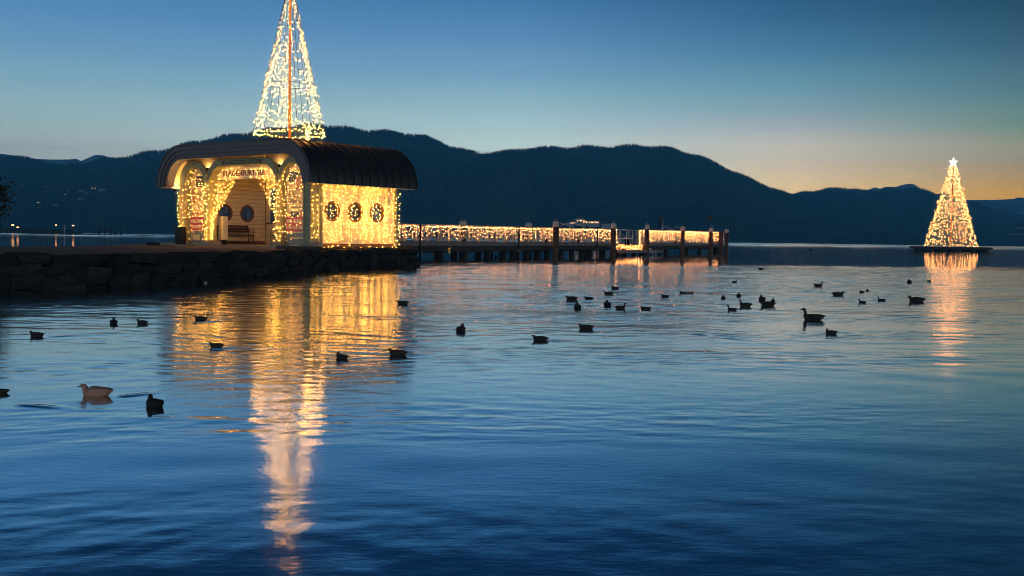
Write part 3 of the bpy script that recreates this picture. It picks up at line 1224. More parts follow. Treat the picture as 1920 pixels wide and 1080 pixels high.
# name board in the middle arch, the small dark board above it
q = MB()
a = arch_pts(2.15, 6.65, 2.62, 3.48, flat=2.9, z0=2.62)
pts = [(x, z) for x, z in a if z >= 2.92]
pl = [(2.32, 2.92)] + [(x, z) for x, z in pts] + [(6.48, 2.92)]
for yv, rev in ((.425, False), (.455, True)):
    P = [(x, yv, z) for x, z in pl]
    q.face(P[::-1] if rev else P)
for i in range(len(pl)):
    a_, b_ = pl[i], pl[(i + 1) % len(pl)]
    q.face([(a_[0], .425, a_[1]), (b_[0], .425, b_[1]), (b_[0], .455, b_[1]), (a_[0], .455, a_[1])])
nb = q.build('name_board', paint, pav)
RX = Matrix.Rotation(math.pi / 2, 4, 'X')
text_mesh('KLAGENFURT-SEE', .34, brown_letter, 'lettering', nb, Matrix.Translation((4.02, .415, 3.16)) @ RX, .008, width=2.85)
q = MB()
q.box(3.15, 5.75, -.05, -.004, 3.53, 3.68)
sb = q.build('sign_board', sign_dark, pav)
text_mesh('WÖRTHERSEE-SCHIFFFAHRT', .13, paint2, 'lettering', sb, Matrix.Translation((4.45, -.053, 3.60)) @ RX, .003, width=2.3)


# display windows in the two side arches
def display(x0, x1, red, seed):
    rnd = random.Random(seed)
    a = arch_pts(x0 + .02, x1 - .02, 2.78, 3.45, z0=.08)
    q = MB()
    q.face([(x, .30, z) for x, z in a])
    q.face([(x, .34, z) for x, z in a][::-1])
    bd = q.build('display_board', poster_cream, pav)
    w = x1 - x0

    def sheet(fx0, fx1, z0, z1, m, y=.285):
        q_ = MB()
        q_.box(x0 + w * fx0, x0 + w * fx1, y - .008, y, z0, z1)
        return q_.build('poster', m, bd)
    if seed == 1:
        sheet(.3, .75, 2.62, 3.1, poster_green)
        sheet(.08, .26, 1.9, 2.55, poster_orange)
        p1_ = sheet(.32, .88, 1.62, 2.5, poster_cream, .275)
        sheet(.10, .9, 1.38, 1.55, poster_orange)
        sheet(.05, .95, .98, 1.3, poster_green)
        sheet(.06, .94, .14, .66, poster_grey)
        sheet(.12, .5, .25, .5, poster_cream, .27)
    else:
        sheet(.10, .92, 2.72, 3.14, poster_green)
        sheet(.45, .95, 2.35, 2.95, poster_orange, .275)
        sheet(.08, .92, 1.55, 2.4, poster_cream, .272)
        sheet(.2, .6, 1.12, 1.5, poster_green, .274)
        sheet(.64, .9, 1.15, 1.55, poster_orange, .276)
        sheet(.04, .96, .14, .62, poster_grey)
        sheet(.2, .8, .38, .46, poster_cream, .27)
    q = MB()
    for k_ in range(16):
        z = 1.66 + k_ * .048
        xs = x0 + w * (.36 if seed == 1 else .12)
        q.box(xs, xs + w * rnd.uniform(.2, .46 if seed == 1 else .72), .262, .264, z, z + .018)
    q.build('small_print', print_m, bd, kind='stuff')
    q = MB()
    q.box(x0 + .03, x1 - .03, .235, .262, .68, 1.28)
    bn = q.build('banner', red_m, bd)
    for s_, z in zip(red, (1.10, .85)):
        text_mesh(s_, .2, letter_m, 'lettering', bn, Matrix.Translation(((x0 + x1) / 2 - .10, .228, z)) @ RX, .003, width=(.98 if len(s_) > 8 else .78))
    q = MB()
    q.face([(x, .10, z) for x, z in a])
    q.build('display_glass', glass_clear, bd)


display(.45, 1.80, ('WILLKOMMEN', 'AN BORD!'), 1)
display(7.0, 8.35, ('WIR FREUEN', 'UNS AUF SIE'), 2)

# small glowing globe lamps under the ceiling
def ceiling_lamp(x, y, power, label):
    P = PM @ Vector((x, y, 3.62))
    o = thing('ceiling_lamp', label, 'lamp', P, RZ)
    q_ = MB()
    q_.tube([(0, 0, .0), (0, 0, .36)], .015, 6, up=Vector((0, 1, 0)))
    q_.build('stem', iron, o)
    q_ = MB()
    q_.tube([(0, 0, -.16), (0, 0, -.12), (0, 0, -.05), (0, 0, .0)], [.03, .09, .11, .05], 10, up=Vector((0, 1, 0)))
    q_.build('globe', emit('globe_glow', (1, .45, .11), power), o)


ceiling_lamp(4.4, 2.4, 300, 'warm globe lamp hanging under the middle of the pavilion ceiling')


def soffit_lamp(x, y, z, label, power=400):
    o = thing('uplight', label, 'lamp', PM @ Vector((x, y, z)), RZ, group='small uplights under the roof edge')
    q_ = MB()
    q_.tube([(0, 0, -.06), (0, 0, .0), (0, 0, .07)], [.02, .06, .07], 10, up=Vector((0, 1, 0)), caps=False)
    q_.build('cup', iron, o)
    q_ = MB()
    q_.tube([(0, 0, .0), (0, 0, .02), (0, 0, .045)], [.02, .04, .025], 8, up=Vector((0, 1, 0)))
    q_.build('bulb', emit('uplight_glow', (1, .56, .18), power), o)


soffit_lamp(1.975, .05, 3.36, 'small cup uplight in the notch between left and middle arch')
soffit_lamp(6.825, .05, 3.36, 'small cup uplight in the notch between middle and right arch')
soffit_lamp(-.17, -.10, 2.45, 'small cup uplight outside the corner column above the litter bin', 2600)
soffit_lamp(FW + .12, .15, 2.75, 'small cup uplight at the front top of the corner column by the side wall', 250)


# ------------------------------------------------------------------ furniture of the pavilion
def world_of(x, y, z=.07):
    return PM @ Vector((x, y, z))


def bench(loc, rz, label, L=1.75):
    o = thing('park_bench', label, 'bench', loc, rz, group='benches inside the pavilion')
    for i in range(4):
        q_ = MB()
        q_.box(-L / 2, L / 2, -.06 + i * -.105 - .04, -.06 + i * -.105 + .045, .43 - i * .006, .46 - i * .006)
        q_.build('seat_slat', bench_wood, o)
    for i in range(3):
        q_ = MB()
        M_ = Matrix.Translation((0, .02 + .035 * i, .56 + i * .115)) @ Matrix.Rotation(-.25, 4, 'X')
        q_.box(-L / 2, L / 2, -.014, .014, 0, .10, M=M_)
        q_.build('back_slat', bench_wood, o)
    for s_ in (-1, 1):
        x_ = s_ * (L / 2 - .06)
        q_ = MB()
        q_.tube([(x_, .06, 0), (x_, -.02, .22), (x_, .0, .42), (x_, .07, .65), (x_, .12, .9)], .02, 6)
        q_.tube([(x_, -.42, 0), (x_, -.34, .16), (x_, -.40, .3), (x_, -.37, .43)], .02, 6)
        q_.tube([(x_, -.02, .42), (x_, -.4, .42)], .018, 6)
        q_.tube([(x_, -.36, .16), (x_, -.2, .24), (x_, -.04, .2)], .014, 6)
        q_.build('leg', iron, o)
        q_ = MB()
        q_.tube([(x_, .03, .62), (x_, -.12, .68), (x_, -.3, .69), (x_, -.42, .65), (x_, -.46, .57), (x_, -.40, .51), (x_, -.34, .55), (x_, -.37, .60)], .018, 6)
        for cy_, cz_, r_ in ((-.2, .56, .075), (-.32, .32, .06), (-.18, .33, .05)):
            q_.tube([(x_, cy_ + r_ * math.cos(k_ * .7), cz_ + r_ * math.sin(k_ * .7)) for k_ in range(10)], .011, 5)
        q_.build('armrest', iron, o)
    return o


bench(world_of(.42, 2.62), RZ + math.pi / 2, 'dark slatted bench with scrolled iron armrest below the round windows of the inner wall', 1.9)
bench(world_of(2.3, SD - .45), RZ, 'dark slatted bench under the glazed rear wall, seen side-on behind the light curtain', 1.9)

# cream info stand with dark planter top
o = thing('info_stand', 'slim cream box stand with a dark plant on top beside the inner arch column', 'stand', world_of(2.08, .82), RZ)
q = MB()
q.box(-.17, .17, -.13, .13, .22, 1.25)
q.build('cabinet', paint, o)
q = MB()
q.box(-.12, .12, -.09, .09, 0, .22)
q.build('foot', iron, o)
q = MB()
rnd = random.Random(5)
for i in range(60):
    a, r_ = rnd.uniform(0, 6.28), rnd.uniform(.02, .14)
    z = 1.26 + rnd.uniform(0, .2)
    q.face([(r_ * math.cos(a), r_ * math.sin(a), z), (r_ * math.cos(a) + .05, r_ * math.sin(a), z + .03), (r_ * math.cos(a) + .02, r_ * math.sin(a) + .05, z + .05)])
q.build('foliage', mat('night_leaves', (.03, .045, .02)), o)

# litter bin outside the left corner
bp_ = at(338.5, 461, 43.9)
o = thing('litter_bin', 'dark cylindrical litter bin on a round foot at the outer corner column', 'litter bin', (bp_.x, bp_.y, FLOOR + .004))
q = MB()
q.tube([(0, 0, .08), (0, 0, .12), (0, 0, .78), (0, 0, .82)], [.18, .22, .225, .2], 16, up=Vector((0, 1, 0)))
q.build('bin_body', mat('bin_metal', (.03, .022, .015), .5, .2, noise=.3, nscale=5), o)
for k_ in range(12):
    a = k_ * math.pi / 6
    q = MB()
    q.box(-.012, .012, -.008, .008, .12, .78, M=Matrix.Rotation(a, 4, 'Z') @ Matrix.Translation((0, .228, 0)))
    q.build('slat', iron, o)
q = MB()
cyl(q, 0, 0, 0, .06, .27, 16)
q.build('foot', concrete, o)
# low kerb stones left of the pavilion and the step in front of the right corner
for px0, px1, d, m_ in ((274, 297, 'low dark kerb block at the water side behind the path', quay_m), (298, 330, 'long low kerb block in lamplight next to the litter bin', concrete)):
    a, b_ = at(px0, 461, 45.5), at(px1, 461, 45.5)
    o = thing('kerb_block', d, 'kerb', ((a.x + b_.x) / 2, 45.7, FLOOR))
    w = (b_.x - a.x) / 2
    q = MB()
    q.tube([(-w, 0, .07), (w, 0, .07)], .14, 4, ry=.09, smooth=False)
    q.build('block', m_, o)
    q = MB()
    q.box(-w * .97, w * .97, -.12, .12, -.005, .02)
    q.build('bed', quay_m, o)
sp_ = at(561, 475, 39.2)
o = thing('stone_step', 'dark stone doorstep slab in front of the right-hand display window', 'step', (sp_.x, sp_.y, FLOOR - .01), RZ)
q = MB()
q.box(-.95, .78, -.3, .45, 0, .13)
q.build('slab', mat('step_stone', (.06, .055, .05), .85, noise=.4, nscale=3, bump=.5), o)
q = MB()
q.box(-.9, .74, -.26, .4, .131, .14)
q.build('mat', iron, o)

# grass strip along the side wall
q = MB()
rnd = random.Random(9)
for i in range(2600):
    x, y = FW + .12 + abs(rnd.gauss(0, .28)), rnd.uniform(.1, SD + .4)
    P = PM @ Vector((x, y, -.0))
    a = rnd.uniform(0, 6.28)
    hh, ww = rnd.uniform(.03, .12), .012
    dx, dy = math.cos(a) * ww, math.sin(a) * ww
    q.face([(P.x - dx, P.y - dy, FLOOR), (P.x + dx, P.y + dy, FLOOR), (P.x + rnd.gauss(0, .03), P.y + rnd.gauss(0, .03), FLOOR + hh)])
q.build('grass', grass_m, kind='stuff')

# ------------------------------------------------------------------ fairy lights on the pavilion
BR = .0145


def strand_mesh(lines, r=BR, bm_=None, spacing=.16, jit=.03, wire=.004, skip=None, rnd=random):
    """one mesh: thin cable with little glowing bulbs along each polyline"""
    q_ = MB()
    for line in lines:
        pts = [Vector(p) for p in line]
        if wire:
            q_.tube(pts, wire, 3, 0, caps=False)
        carry = rnd.uniform(0, spacing)
        for a_, b_ in zip(pts, pts[1:]):
            L = (b_ - a_).length
            s_ = carry
            while s_ < L:
                p_ = a_.lerp(b_, s_ / L) + Vector((rnd.gauss(0, jit), rnd.gauss(0, jit), rnd.gauss(0, jit)))
                if not (skip and skip[0] < p_.z < skip[1] and rnd.random() < skip[2]):
                    q_.bulb(p_, r * rnd.uniform(.75, 1.25), 1)
                s_ += spacing * rnd.uniform(.7, 1.3)
            carry = s_ - L
    return q_.mesh('light_strand', [wire_m, bm_ or bulb_m])


def strands(o, groups, **kw):
    for g_ in groups:
        link('light_strand', strand_mesh(g_, **kw), o, kind='stuff')


# side wall curtain
lc = thing('light_curtain', 'curtain of warm fairy lights hanging over the side wall with three round windows', 'fairy lights', Q, RZ, group='fairy lights on the pavilion')
gs = []
xw = FW + .07
top = [(xw, .5 + i * .2, 2.62 - .03 * math.sin(i * 2.1)) for i in range(22)]
gs.append([top])
y = .56
while y < SD - .1:
    L = U(2.0, 2.5)
    pts = []
    z = 2.6
    yy_ = y
    while z > 2.6 - L:
        pts.append((xw + U(-.01, .05), yy_, z))
        z -= .2
        yy_ += U(-.045, .045)
    gs.append([pts])
    y += U(.19, .3)
for yc in (1.55, 2.15, 2.95, 3.35, 4.15):
    pts = [(xw + .03, yc + .12 * math.sin(k_ * 1.9 + yc), 2.2 - k_ * .18) for k_ in range(12)]
    gs.append([pts])
strands(lc, gs, spacing=.15)
strands(lc, [[[(xw + .12 + .1 * math.sin(i * 1.3), .3 + i * .23, .06 + .04 * math.sin(i * 2.7)) for i in range(21)]]], spacing=.17, jit=.05)

# wrapped columns
for x, y, d in ((.12, -.04, 'outer corner column beside the litter bin'), (1.975, -.05, 'inner column between display window and benches'), (6.825, -.05, 'inner column beside the right display window'), (FW + .04, .18, 'outer corner column where front and side wall meet'), (FW + .06, SD, 'rear corner post at the pier end of the side wall')):
    o = thing('column_lights', 'fairy lights wound down the ' + d, 'fairy lights', Q, RZ, group='fairy lights on the pavilion')
    gs = []
    for s_ in range(3 if x in (1.975, 6.825) else 2):
        pts = []
        for k_ in range(16):
            z = 2.75 - k_ * .175
            if x > FW:
                pts.append((x + U(0, .04), y + (.13 if s_ else -.11) + U(-.05, .05), z))
            else:
                pts.append((x + (-.15, .15, .0)[s_] + U(-.05, .05), y + U(-.04, .02), z))
        gs.append([pts])
    strands(o, gs, spacing=.19)

# display curtains
for x0, x1, d in ((.45, 1.8, 'net of fairy lights over the display window with the WILLKOMMEN banner'), (7.0, 8.35, 'net of fairy lights over the display window with the WIR FREUEN banner')):
    o = thing('light_net', d, 'fairy lights', Q, RZ, group='fairy lights on the pavilion')
    gs = []
    n = 8
    for i in range(n):
        x = x0 + .06 + (x1 - x0 - .12) * i / (n - 1)
        xx = (x - (x0 + x1) / 2) / ((x1 - x0) / 2)
        zt = 2.78 + .64 * math.sqrt(max(0, 1 - xx * xx)) - .04
        pts = [(x + U(-.05, .05), U(-.0, .07), zt - k_ * .19) for k_ in range(int((zt - U(.1, .5)) / .19))]
        gs.append([pts])
    strands(o, gs, spacing=.19, jit=.045, bm_=net_bulb, r=.015, skip=(.68, 1.28, .6))

# drawn-back drapes in the middle arch
for sgn, xe, xt, d in ((1, 2.22, (2.25, 4.0), 'drape of fairy lights drawn back to the column beside the info stand'), (-1, 6.55, (5.15, 6.5), 'drape of fairy lights drawn back to the column beside the right display window')):
    o = thing('light_drape', d, 'fairy lights', Q, RZ, group='fairy lights on the pavilion')
    gs = []
    n = 7
    for i in range(n):
        f = i / (n - 1)
        xs = xt[0] + (xt[1] - xt[0]) * f
        if sgn < 0:
            f2 = 1 - f
        else:
            f2 = f
        xx = (xs - 4.4) / 2.25
        ztop = min(3.42, 2.62 + .86 * math.sqrt(max(0.02, 1 - max(0, (abs(xs - 4.4) - 1.45) / .8) ** 2))) - .08
        ztop = min(ztop, 3.38)
        P0, P2 = Vector((xs, .2, ztop)), Vector((xe + sgn * .06 * f2, .2, 1.35 - .1 * f2))
        P1 = Vector((xs * .62 + xe * .38, .2, 2.25))
        pts = []
        for k_ in range(9):
            t_ = k_ / 8
            pts.append((P0 * (1 - t_) ** 2 + P1 * 2 * t_ * (1 - t_) + P2 * t_ * t_) + Vector((U(-.03, .03), U(-.05, .05), 0)))
        gs.append([pts])
    strands(o, gs, spacing=.2)
    strands(o, [[[(xe + U(-.05, .06), .12 + U(-.05, .05), 1.4 - k_ * .12) for k_ in range(12)] for _ in range(3)]], spacing=.13)
    if sgn > 0:
        strands(o, [[[(2.5 + k_ * .2, .36, 3.36 - .02 * k_ % .07) for k_ in range(20)]]], spacing=.34)
        strands(o, [[[(3.1 + k_ * .2, .36, 2.97) for k_ in range(17)]]], spacing=.42)

# ------------------------------------------------------------------ light cone on the roof mast
PC = Vector((-9.36, 44.2, 0))
PC.x = at(543, 250, 44.2).x
rt = FLOOR + RT
apex = 11.85
lt = thing('light_mast', 'tall golden mast on the roof with a tapering tent of white fairy lights', 'light tree', (PC.x, PC.y, rt - .03))
q = MB()
q.tube([(0, 0, 0), (0, 0, apex - rt + .2)], [.065, .045], 10, up=Vector((0, 1, 0)))
q.build('mast', gold_pole, lt)
zb = 5.63 - rt + .03
zr = 7.58 - rt
HT = apex - rt


def cone_r(z):
    return 1.45 * (HT - z) / (HT - zb) + .02


for z in (zr, zb, (zr + zb) / 2 + 2.6):
    q = MB()
    q.tube([(cone_r(z) * math.cos(a * math.pi / 16), cone_r(z) * math.sin(a * math.pi / 16), z + (.05 * math.sin(a) if z == zb else 0)) for a in range(33)], .009, 4, caps=False)
    q.build('hoop', wire_m, lt)
rnd = random.Random(12)
for i in range(15):
    a = i * 2 * math.pi / 15 + .1
    c_, s_ = math.cos(a), math.sin(a)
    q = MB()
    q.tube([(c_ * .06, s_ * .06, HT), (c_ * cone_r(zb), s_ * cone_r(zb), zb), (c_ * (cone_r(zb) + .25), s_ * (cone_r(zb) + .2), .25), (c_ * (cone_r(zb) + .3), s_ * (cone_r(zb) + .22), -.02)], .008, 3, caps=False)
    q.build('cable', wire_m, lt)
for i in range(11):
    a0 = i * 2 * math.pi / 11
    pts = []
    z = HT - .05 - (1.9 if i % 2 else 0)
    a = a0
    while z > zb:
        r_ = cone_r(z) * rnd.uniform(.88, 1.02)
        a += rnd.uniform(-.14, .14)
        pts.append((r_ * math.cos(a), r_ * math.sin(a), z))
        z -= rnd.uniform(.15, .3)
    link('light_strand', strand_mesh([pts], .011, bulb_cone, .135, .05, .004, rnd=rnd), lt, kind='stuff')
# zigzag strings between the cables, denser below
for i in range(9):
    z = zb + .15 + i * .42 + rnd.uniform(-.1, .1)
    pts = [(cone_r(z) * .97 * math.cos(a * .42 + i), cone_r(z) * .97 * math.sin(a * .42 + i), z - .16 * abs(math.sin(a * 1.4 + i)) + a * .02) for a in range(15)]
    link('light_strand', strand_mesh([pts], .011, bulb_cone, .18, .05, .004, rnd=rnd), lt, kind='stuff')
# swag round the foot and the bundle that runs down to the roof
pts = [((cone_r(zb) - .02) * math.cos(a * .3), (cone_r(zb) - .02) * math.sin(a * .3), zb - .03 - .14 * abs(math.sin(a * .75))) for a in range(22)]
link('light_strand', strand_mesh([pts], .018, bulb_m, .13, .02, .005, rnd=rnd), lt, kind='stuff')
bx, bz = .90, zb - .1
bund = [[(bx + .30 * rnd.uniform(-1, 1), -.75 + rnd.uniform(-.1, .1), bz + .25 + rnd.uniform(-.1, .1)), (bx + rnd.uniform(-.12, .12), -.75, bz - .05), (bx - .02 + rnd.uniform(-.06, .06), -.75, .05)] for _ in range(6)]
bund += [[(bx - .35, -.75, bz + .2), (bx, -.75, bz + .28), (bx + .42, -.75, bz + .2)], [(bx - .3, -.75, bz + .28), (bx + .45, -.75, bz + .12)]]
link('light_strand', strand_mesh(bund, .018, bulb_m, .13, .03, .005, rnd=rnd), lt, kind='stuff')

# ------------------------------------------------------------------ pier
A = Vector((3.08, 73.9, 0))
D = Vector((25.0 - 3.08, 122.6 - 73.9, 0)).normalized()
Nn = Vector((-D.y, D.x, 0))
RZP = math.atan2(D.y, D.x)
S0 = (51.5 - A.y) / D.y
S1 = (123.2 - A.y) / D.y
DECK = 0.80
PO = A + D * S0 + Nn * .45
PO.z = 0
LEN = S1 - S0


def s_of_px(px, offn=.45):
    """distance along the pier line where it shows at column px"""
    r = ray(px, 450).x
    B = A + Nn * offn
    return (r * B.y - B.x) / (D.x - r * D.y) - S0


pier = thing('landing_pier', 'long timber landing pier on dark piles running out into the lake', 'pier', PO, RZP)
q = MB()
q.box(0, LEN, -.1, 4.2, DECK - .27, DECK - .10)
q.build('beam', pile_m, pier)
q = MB()
q.box(0, LEN, -.14, -.10, DECK - .29, DECK - .06)
q.build('edge_board', deck_m, pier)
# deck planks near the shore are separate, further out one surface
dk = MB()
dk.box(0, .29, -.14, 4.2, DECK - .05, DECK)
dme = dk.mesh('plank', deck_m)
x = 0
cnt = 0
while x < LEN - .3:
    if cnt < 110:
        link('plank', dme, pier, (x, 0, 0))
    cnt += 1
    x += .3
q = MB()
q.box(110 * .3, LEN, -.14, 4.2, DECK - .05, DECK)
q.build('deck', deck_m, pier)
pm = MB()
cyl(pm, 0, 0, -1.5, DECK - .3, .21, 9)
pme = pm.mesh('pile', pile_m)
pm = MB()
pm.box(-.2, .2, -.2, 4.3, DECK - .40, DECK - .275)
cme = pm.mesh('cross_beam', pile_m)
pxs = [829, 872, 918, 948, 965, 990, 1011, 1030, 1054, 1076, 1094, 1110, 1132, 1162, 1174, 1192, 1206, 1216, 1240, 1252, 1290, 1314, 1345, 1356]
for i, px in enumerate(pxs):
    s_ = s_of_px(px)
    link('pile', pme, pier, (s_, .15, 0))
    if i % 2 == 0 or s_ < 25:
        link('pile', pme, pier, (s_ + .4, 3.9, 0))
    if i % 2 == 0:
        link('cross_beam', cme, pier, (s_, 0, 0))
q = MB()
q.box(s_of_px(790), s_of_px(1040), .1, .4, DECK - .37, DECK - .275)
q.build('under_beam', pile_m, pier)


# railing: posts and crossed braces in white wood
def rail_h(s_):
    Y = PO.y + D.y * s_
    return 1.12 + (Y - 56) * .0064


gate0, gate1 = s_of_px(1152), s_of_px(1197)


def railing(name, label, y_off, s_a, s_b, step_=1.28):
    o = thing(name, label, 'railing', PO + Nn * y_off, RZP, group='white railings of the pier')
    n = max(1, round((s_b - s_a) / step_))
    w = (s_b - s_a) / n
    for i in range(n + 1):
        x_ = s_a + i * w
        hh = rail_h(x_)
        q_ = MB()
        q_.box(x_ - .045, x_ + .045, -.05, .05, DECK, DECK + hh)
        q_.build('post', white_w, o)
        if i < n:
            h2 = rail_h(x_ + w)
            q_ = MB()
            z0_, z1_ = DECK + .26, DECK + hh - .12
            for a_, b_, yy2 in (((x_ + .05, z0_), (x_ + w - .05, z1_), -.02), ((x_ + .05, z1_), (x_ + w - .05, z0_), .02)):
                q_.tube([(a_[0], yy2, a_[1]), (b_[0], yy2, b_[1])], .045, 4, ry=.02, smooth=False, up=Vector((0, 1, 0)))
            q_.build('cross_brace', white_w, o)
    q_ = MB()
    for x0_, x1_ in ((s_a, s_b),):
        k_ = 10
        for j_ in range(k_):
            xa_, xb_ = x0_ + (x1_ - x0_) * j_ / k_, x0_ + (x1_ - x0_) * (j_ + 1) / k_
            ha, hb = DECK + rail_h(xa_), DECK + rail_h(xb_)
            q_.face([(xa_, -.08, ha + .06), (xb_, -.08, hb + .06), (xb_, .08, hb + .06), (xa_, .08, ha + .06)])
            q_.face([(xa_, -.08, ha), (xb_, -.08, hb), (xb_, -.08, hb + .06), (xa_, -.08, ha + .06)])
            q_.face([(xb_, .08, hb), (xa_, .08, ha), (xa_, .08, ha + .06), (xb_, .08, hb + .06)])
            q_.face([(xa_, .08, ha), (xb_, .08, hb), (xb_, -.08, hb), (xa_, -.08, ha)])
    q_.build('top_rail', white_w, o)
    q_ = MB()
    q_.box(s_a, s_b, -.075, -.055, DECK + .02, DECK + .24)
    q_.build('kick_board', mat('grey_kick_board', (.17, .165, .17), .6, noise=.2, nscale=2), o)
    return o


railing('pier_railing', 'white crossed railing hung with lights between pavilion and boarding gap', 0, .3, gate0)
railing('pier_railing', 'white crossed railing on the outer pier beyond the boarding gap', 0, gate1, LEN - .6)
railing('pier_railing', 'unlit white railing on the far side of the pier', 4.1, .3, LEN - .3, 2.56)


# icicle lights
def icicles(name, label, a_, b_, y_off=-.11, dens=4.2):
    o = thing(name, label, 'fairy lights', PO, RZP, group='icicle lights along the pier')
    rnd_ = random.Random(int(a_ * 10))
    n = max(1, int((b_ - a_) / 7))
    for j_ in range(n):
        xa_, xb_ = a_ + (b_ - a_) * j_ / n, a_ + (b_ - a_) * (j_ + 1) / n
        lines = []
        k_ = int((xb_ - xa_) * dens)
        tp = [(xa_ + (xb_ - xa_) * i_ / 12, y_off, DECK + rail_h(xa_) - .04) for i_ in range(13)]
        lines.append(tp)
        for i_ in range(k_):
            x_ = xa_ + (xb_ - xa_) * (i_ + rnd_.random() * .8) / k_
            hh = rail_h(x_)
            L = hh * rnd_.choice((.3, .45, .6, .72))
            lines.append([(x_, y_off, DECK + hh - .03), (x_ + rnd_.gauss(0, .04), y_off - .02, DECK + hh - L)])
        far_ = (xa_ + a_) > 60
        link('light_strand', strand_mesh(lines, (.0155 + .006 * min(1, xa_ / 70)), bulb_pier, .19 + .22 * min(1, xa_ / 70), .025, .0035, rnd=rnd_), o, kind='stuff')
    return o


icicles('icicle_lights', 'dense warm icicle lights on the long railing from the pavilion to the gap', .3, gate0)
icicles('icicle_lights', 'dense warm icicle lights on the outer railing beyond the gap', gate1, LEN - 1.2)
# lights round the boarding gap
o = thing('gap_lights', 'string of lights framing the boarding gap and lying along its low edge', 'fairy lights', PO, RZP, group='icicle lights along the pier')
hg = rail_h(gate0)
ls = [[(gate0 - .15, -.14, DECK + hg), (gate0 + .1, -.14, DECK + .5), (gate0 + .25, -.16, DECK - .1)] for _ in range(3)]
ls += [[(gate1 + .05, -.14, DECK + hg), (gate1 + .0, -.14, DECK + .1)] for _ in range(3)]
ls += [[(gate0 + .1, -.18, DECK - z_), (gate1 + .6, -.18, DECK - z_)] for z_ in (0, .14, .28)]
link('light_strand', strand_mesh(ls, .023, bulb_pier, .34, .05, .004), o, kind='stuff')

# boarding landing, tubular gate, ladder
o = thing('boarding_step', 'low grey boarding platform with steel ladder below the gap in the railing', 'landing stage', PO, RZP)
q = MB()
q.box(gate0 + .3, gate1 + 4.6, -.9, -.16, DECK - .62, DECK - .38)
q.build('platform', mat('grey_fender', (.20, .20, .20), .7, noise=.3), o)
q = MB()
q.box(gate1 + .2, gate1 + .9, -.98, -.91, DECK - .66, DECK - .2)
q.build('fender_plate', white_w, o)
for x_ in (gate1 + 1.2, gate1 + 2.3):
    q = MB()
    q.tube([(x_, -.95, -.8), (x_, -.95, DECK - .4)], .035, 6, up=Vector((0, 1, 0)))
    q.build('ladder_rail', steel, o)
for k_ in range(4):
    q = MB()
    q.tube([(gate1 + 1.2, -.95, -.3 + k_ * .2), (gate1 + 2.3, -.95, -.3 + k_ * .2)], .02, 5)
    q.build('rung', steel, o)
o = thing('tube_gate', 'white tubular steel gate standing across the boarding gap', 'gate', PO, RZP)
for z_ in (.62, 1.36):
    q = MB()
    q.tube([(gate0 - .3, .5, DECK + z_), (gate1 - .1, .5, DECK + z_)], .028, 6)
    q.build('rail', steel, o)
for x_ in (gate0 + .2, (gate0 + gate1) / 2 - .6, (gate0 + gate1) / 2 + 1.4, gate1 - .15):
    q = MB()
    q.tube([(x_, .5, DECK), (x_, .5, DECK + 1.38)], .03, 6, up=Vector((0, 1, 0)))
    q.build('upright', steel, o)

# thin black posts standing at the pier edge
for px, top_, bot, d in ((787, 420, 475, 'thin black pole at the quay corner where the pier begins'), (972, 424, 471, 'thin dark pole fixed to the pier edge before the tall posts'), (1119, 426, 468, 'thin dark pole fixed to the pier edge before the boarding gap')):
    s_ = s_of_px(px, .2)
    P = PO + D * s_ - Nn * .28
    pz = at(px, top_, P.y).z
    o = thing('edge_pole', d, 'pole', (P.x, P.y, -.1), group='thin poles on the pier edge')
    q = MB()
    q.tube([(0, 0, 0), (0, 0, pz + .1)], .055, 6, up=Vector((0, 1, 0)))
    q.build('shaft', iron, o)
    q = MB()
    q.box(-.07, .07, .0, .12, .55, .62)
    q.build('clamp', steel, o)

# mooring posts
POSTS = [  # px, waterline y, top y, width px, label
    (1042, 492, 414.5, 11.5, 'thickest brown mooring post with pale cap, nearest one on the pier'),
    (1150, 487.3, 418.5, 10.2, 'brown mooring post with pale cap at the lit edge of the boarding gap'),
    (1213, 484, 421, 9.0, 'brown mooring post with pale cap just beyond the boarding gap'),
    (1280, 482, 424.5, 8.3, 'brown mooring post with pale cap between the two black signal lamps'),
    (1333, 480.6, 427, 7.6, 'slim brown mooring post with pale cap under the outer signal lamp'),
    (1362.5, 479.5, 430, 7.2, 'outermost brown mooring post at the very end of the pier')]
for px, wy, ty, w, d in POSTS:
    P = PO + D * s_of_px(px, -.35) - Nn * .8
    tz = at(px, ty, P.y).z
    r_ = w / 2 / F * P.y
    o = thing('mooring_post', d, 'mooring post', (P.x, P.y, 0), group='tall mooring posts along the pier')
    q = MB()
    ch = .42
    q.tube([(0, 0, -1.5), (0, 0, tz - ch)], [r_ * .97, r_ * .93], 14, up=Vector((0, 1, 0)))
    q.build('shaft', post_m, o)
    q = MB()
    q.tube([(0, 0, tz - ch), (0, 0, tz - .03), (0, 0, tz)], [r_ * 1.05, r_ * 1.05, r_ * .85], 14, up=Vector((0, 1, 0)))
    q.build('cap', cap_m, o)
    if px < 1250:
        q = MB()
        q.tube([(r_ * .4 * math.cos(k_ * .52), 0, tz + .06 + .09 * abs(math.sin(k_ * .52))) for k_ in range(7)], .015, 5)
        q.build('ring', steel, o)
q = MB()
P = PO + D * s_of_px(1352, 0) - Nn * .2
o = thing('end_fender', 'cluster of dark fender timbers at the outer end of the pier', 'fender', (P.x, P.y + .5, 0))
for dx in (-.35, .05, .4):
    q = MB()
    cyl(q, dx, 0, -1, at(1352, 434, P.y).z, .2, 8)
    q.build('timber', post_m, o)
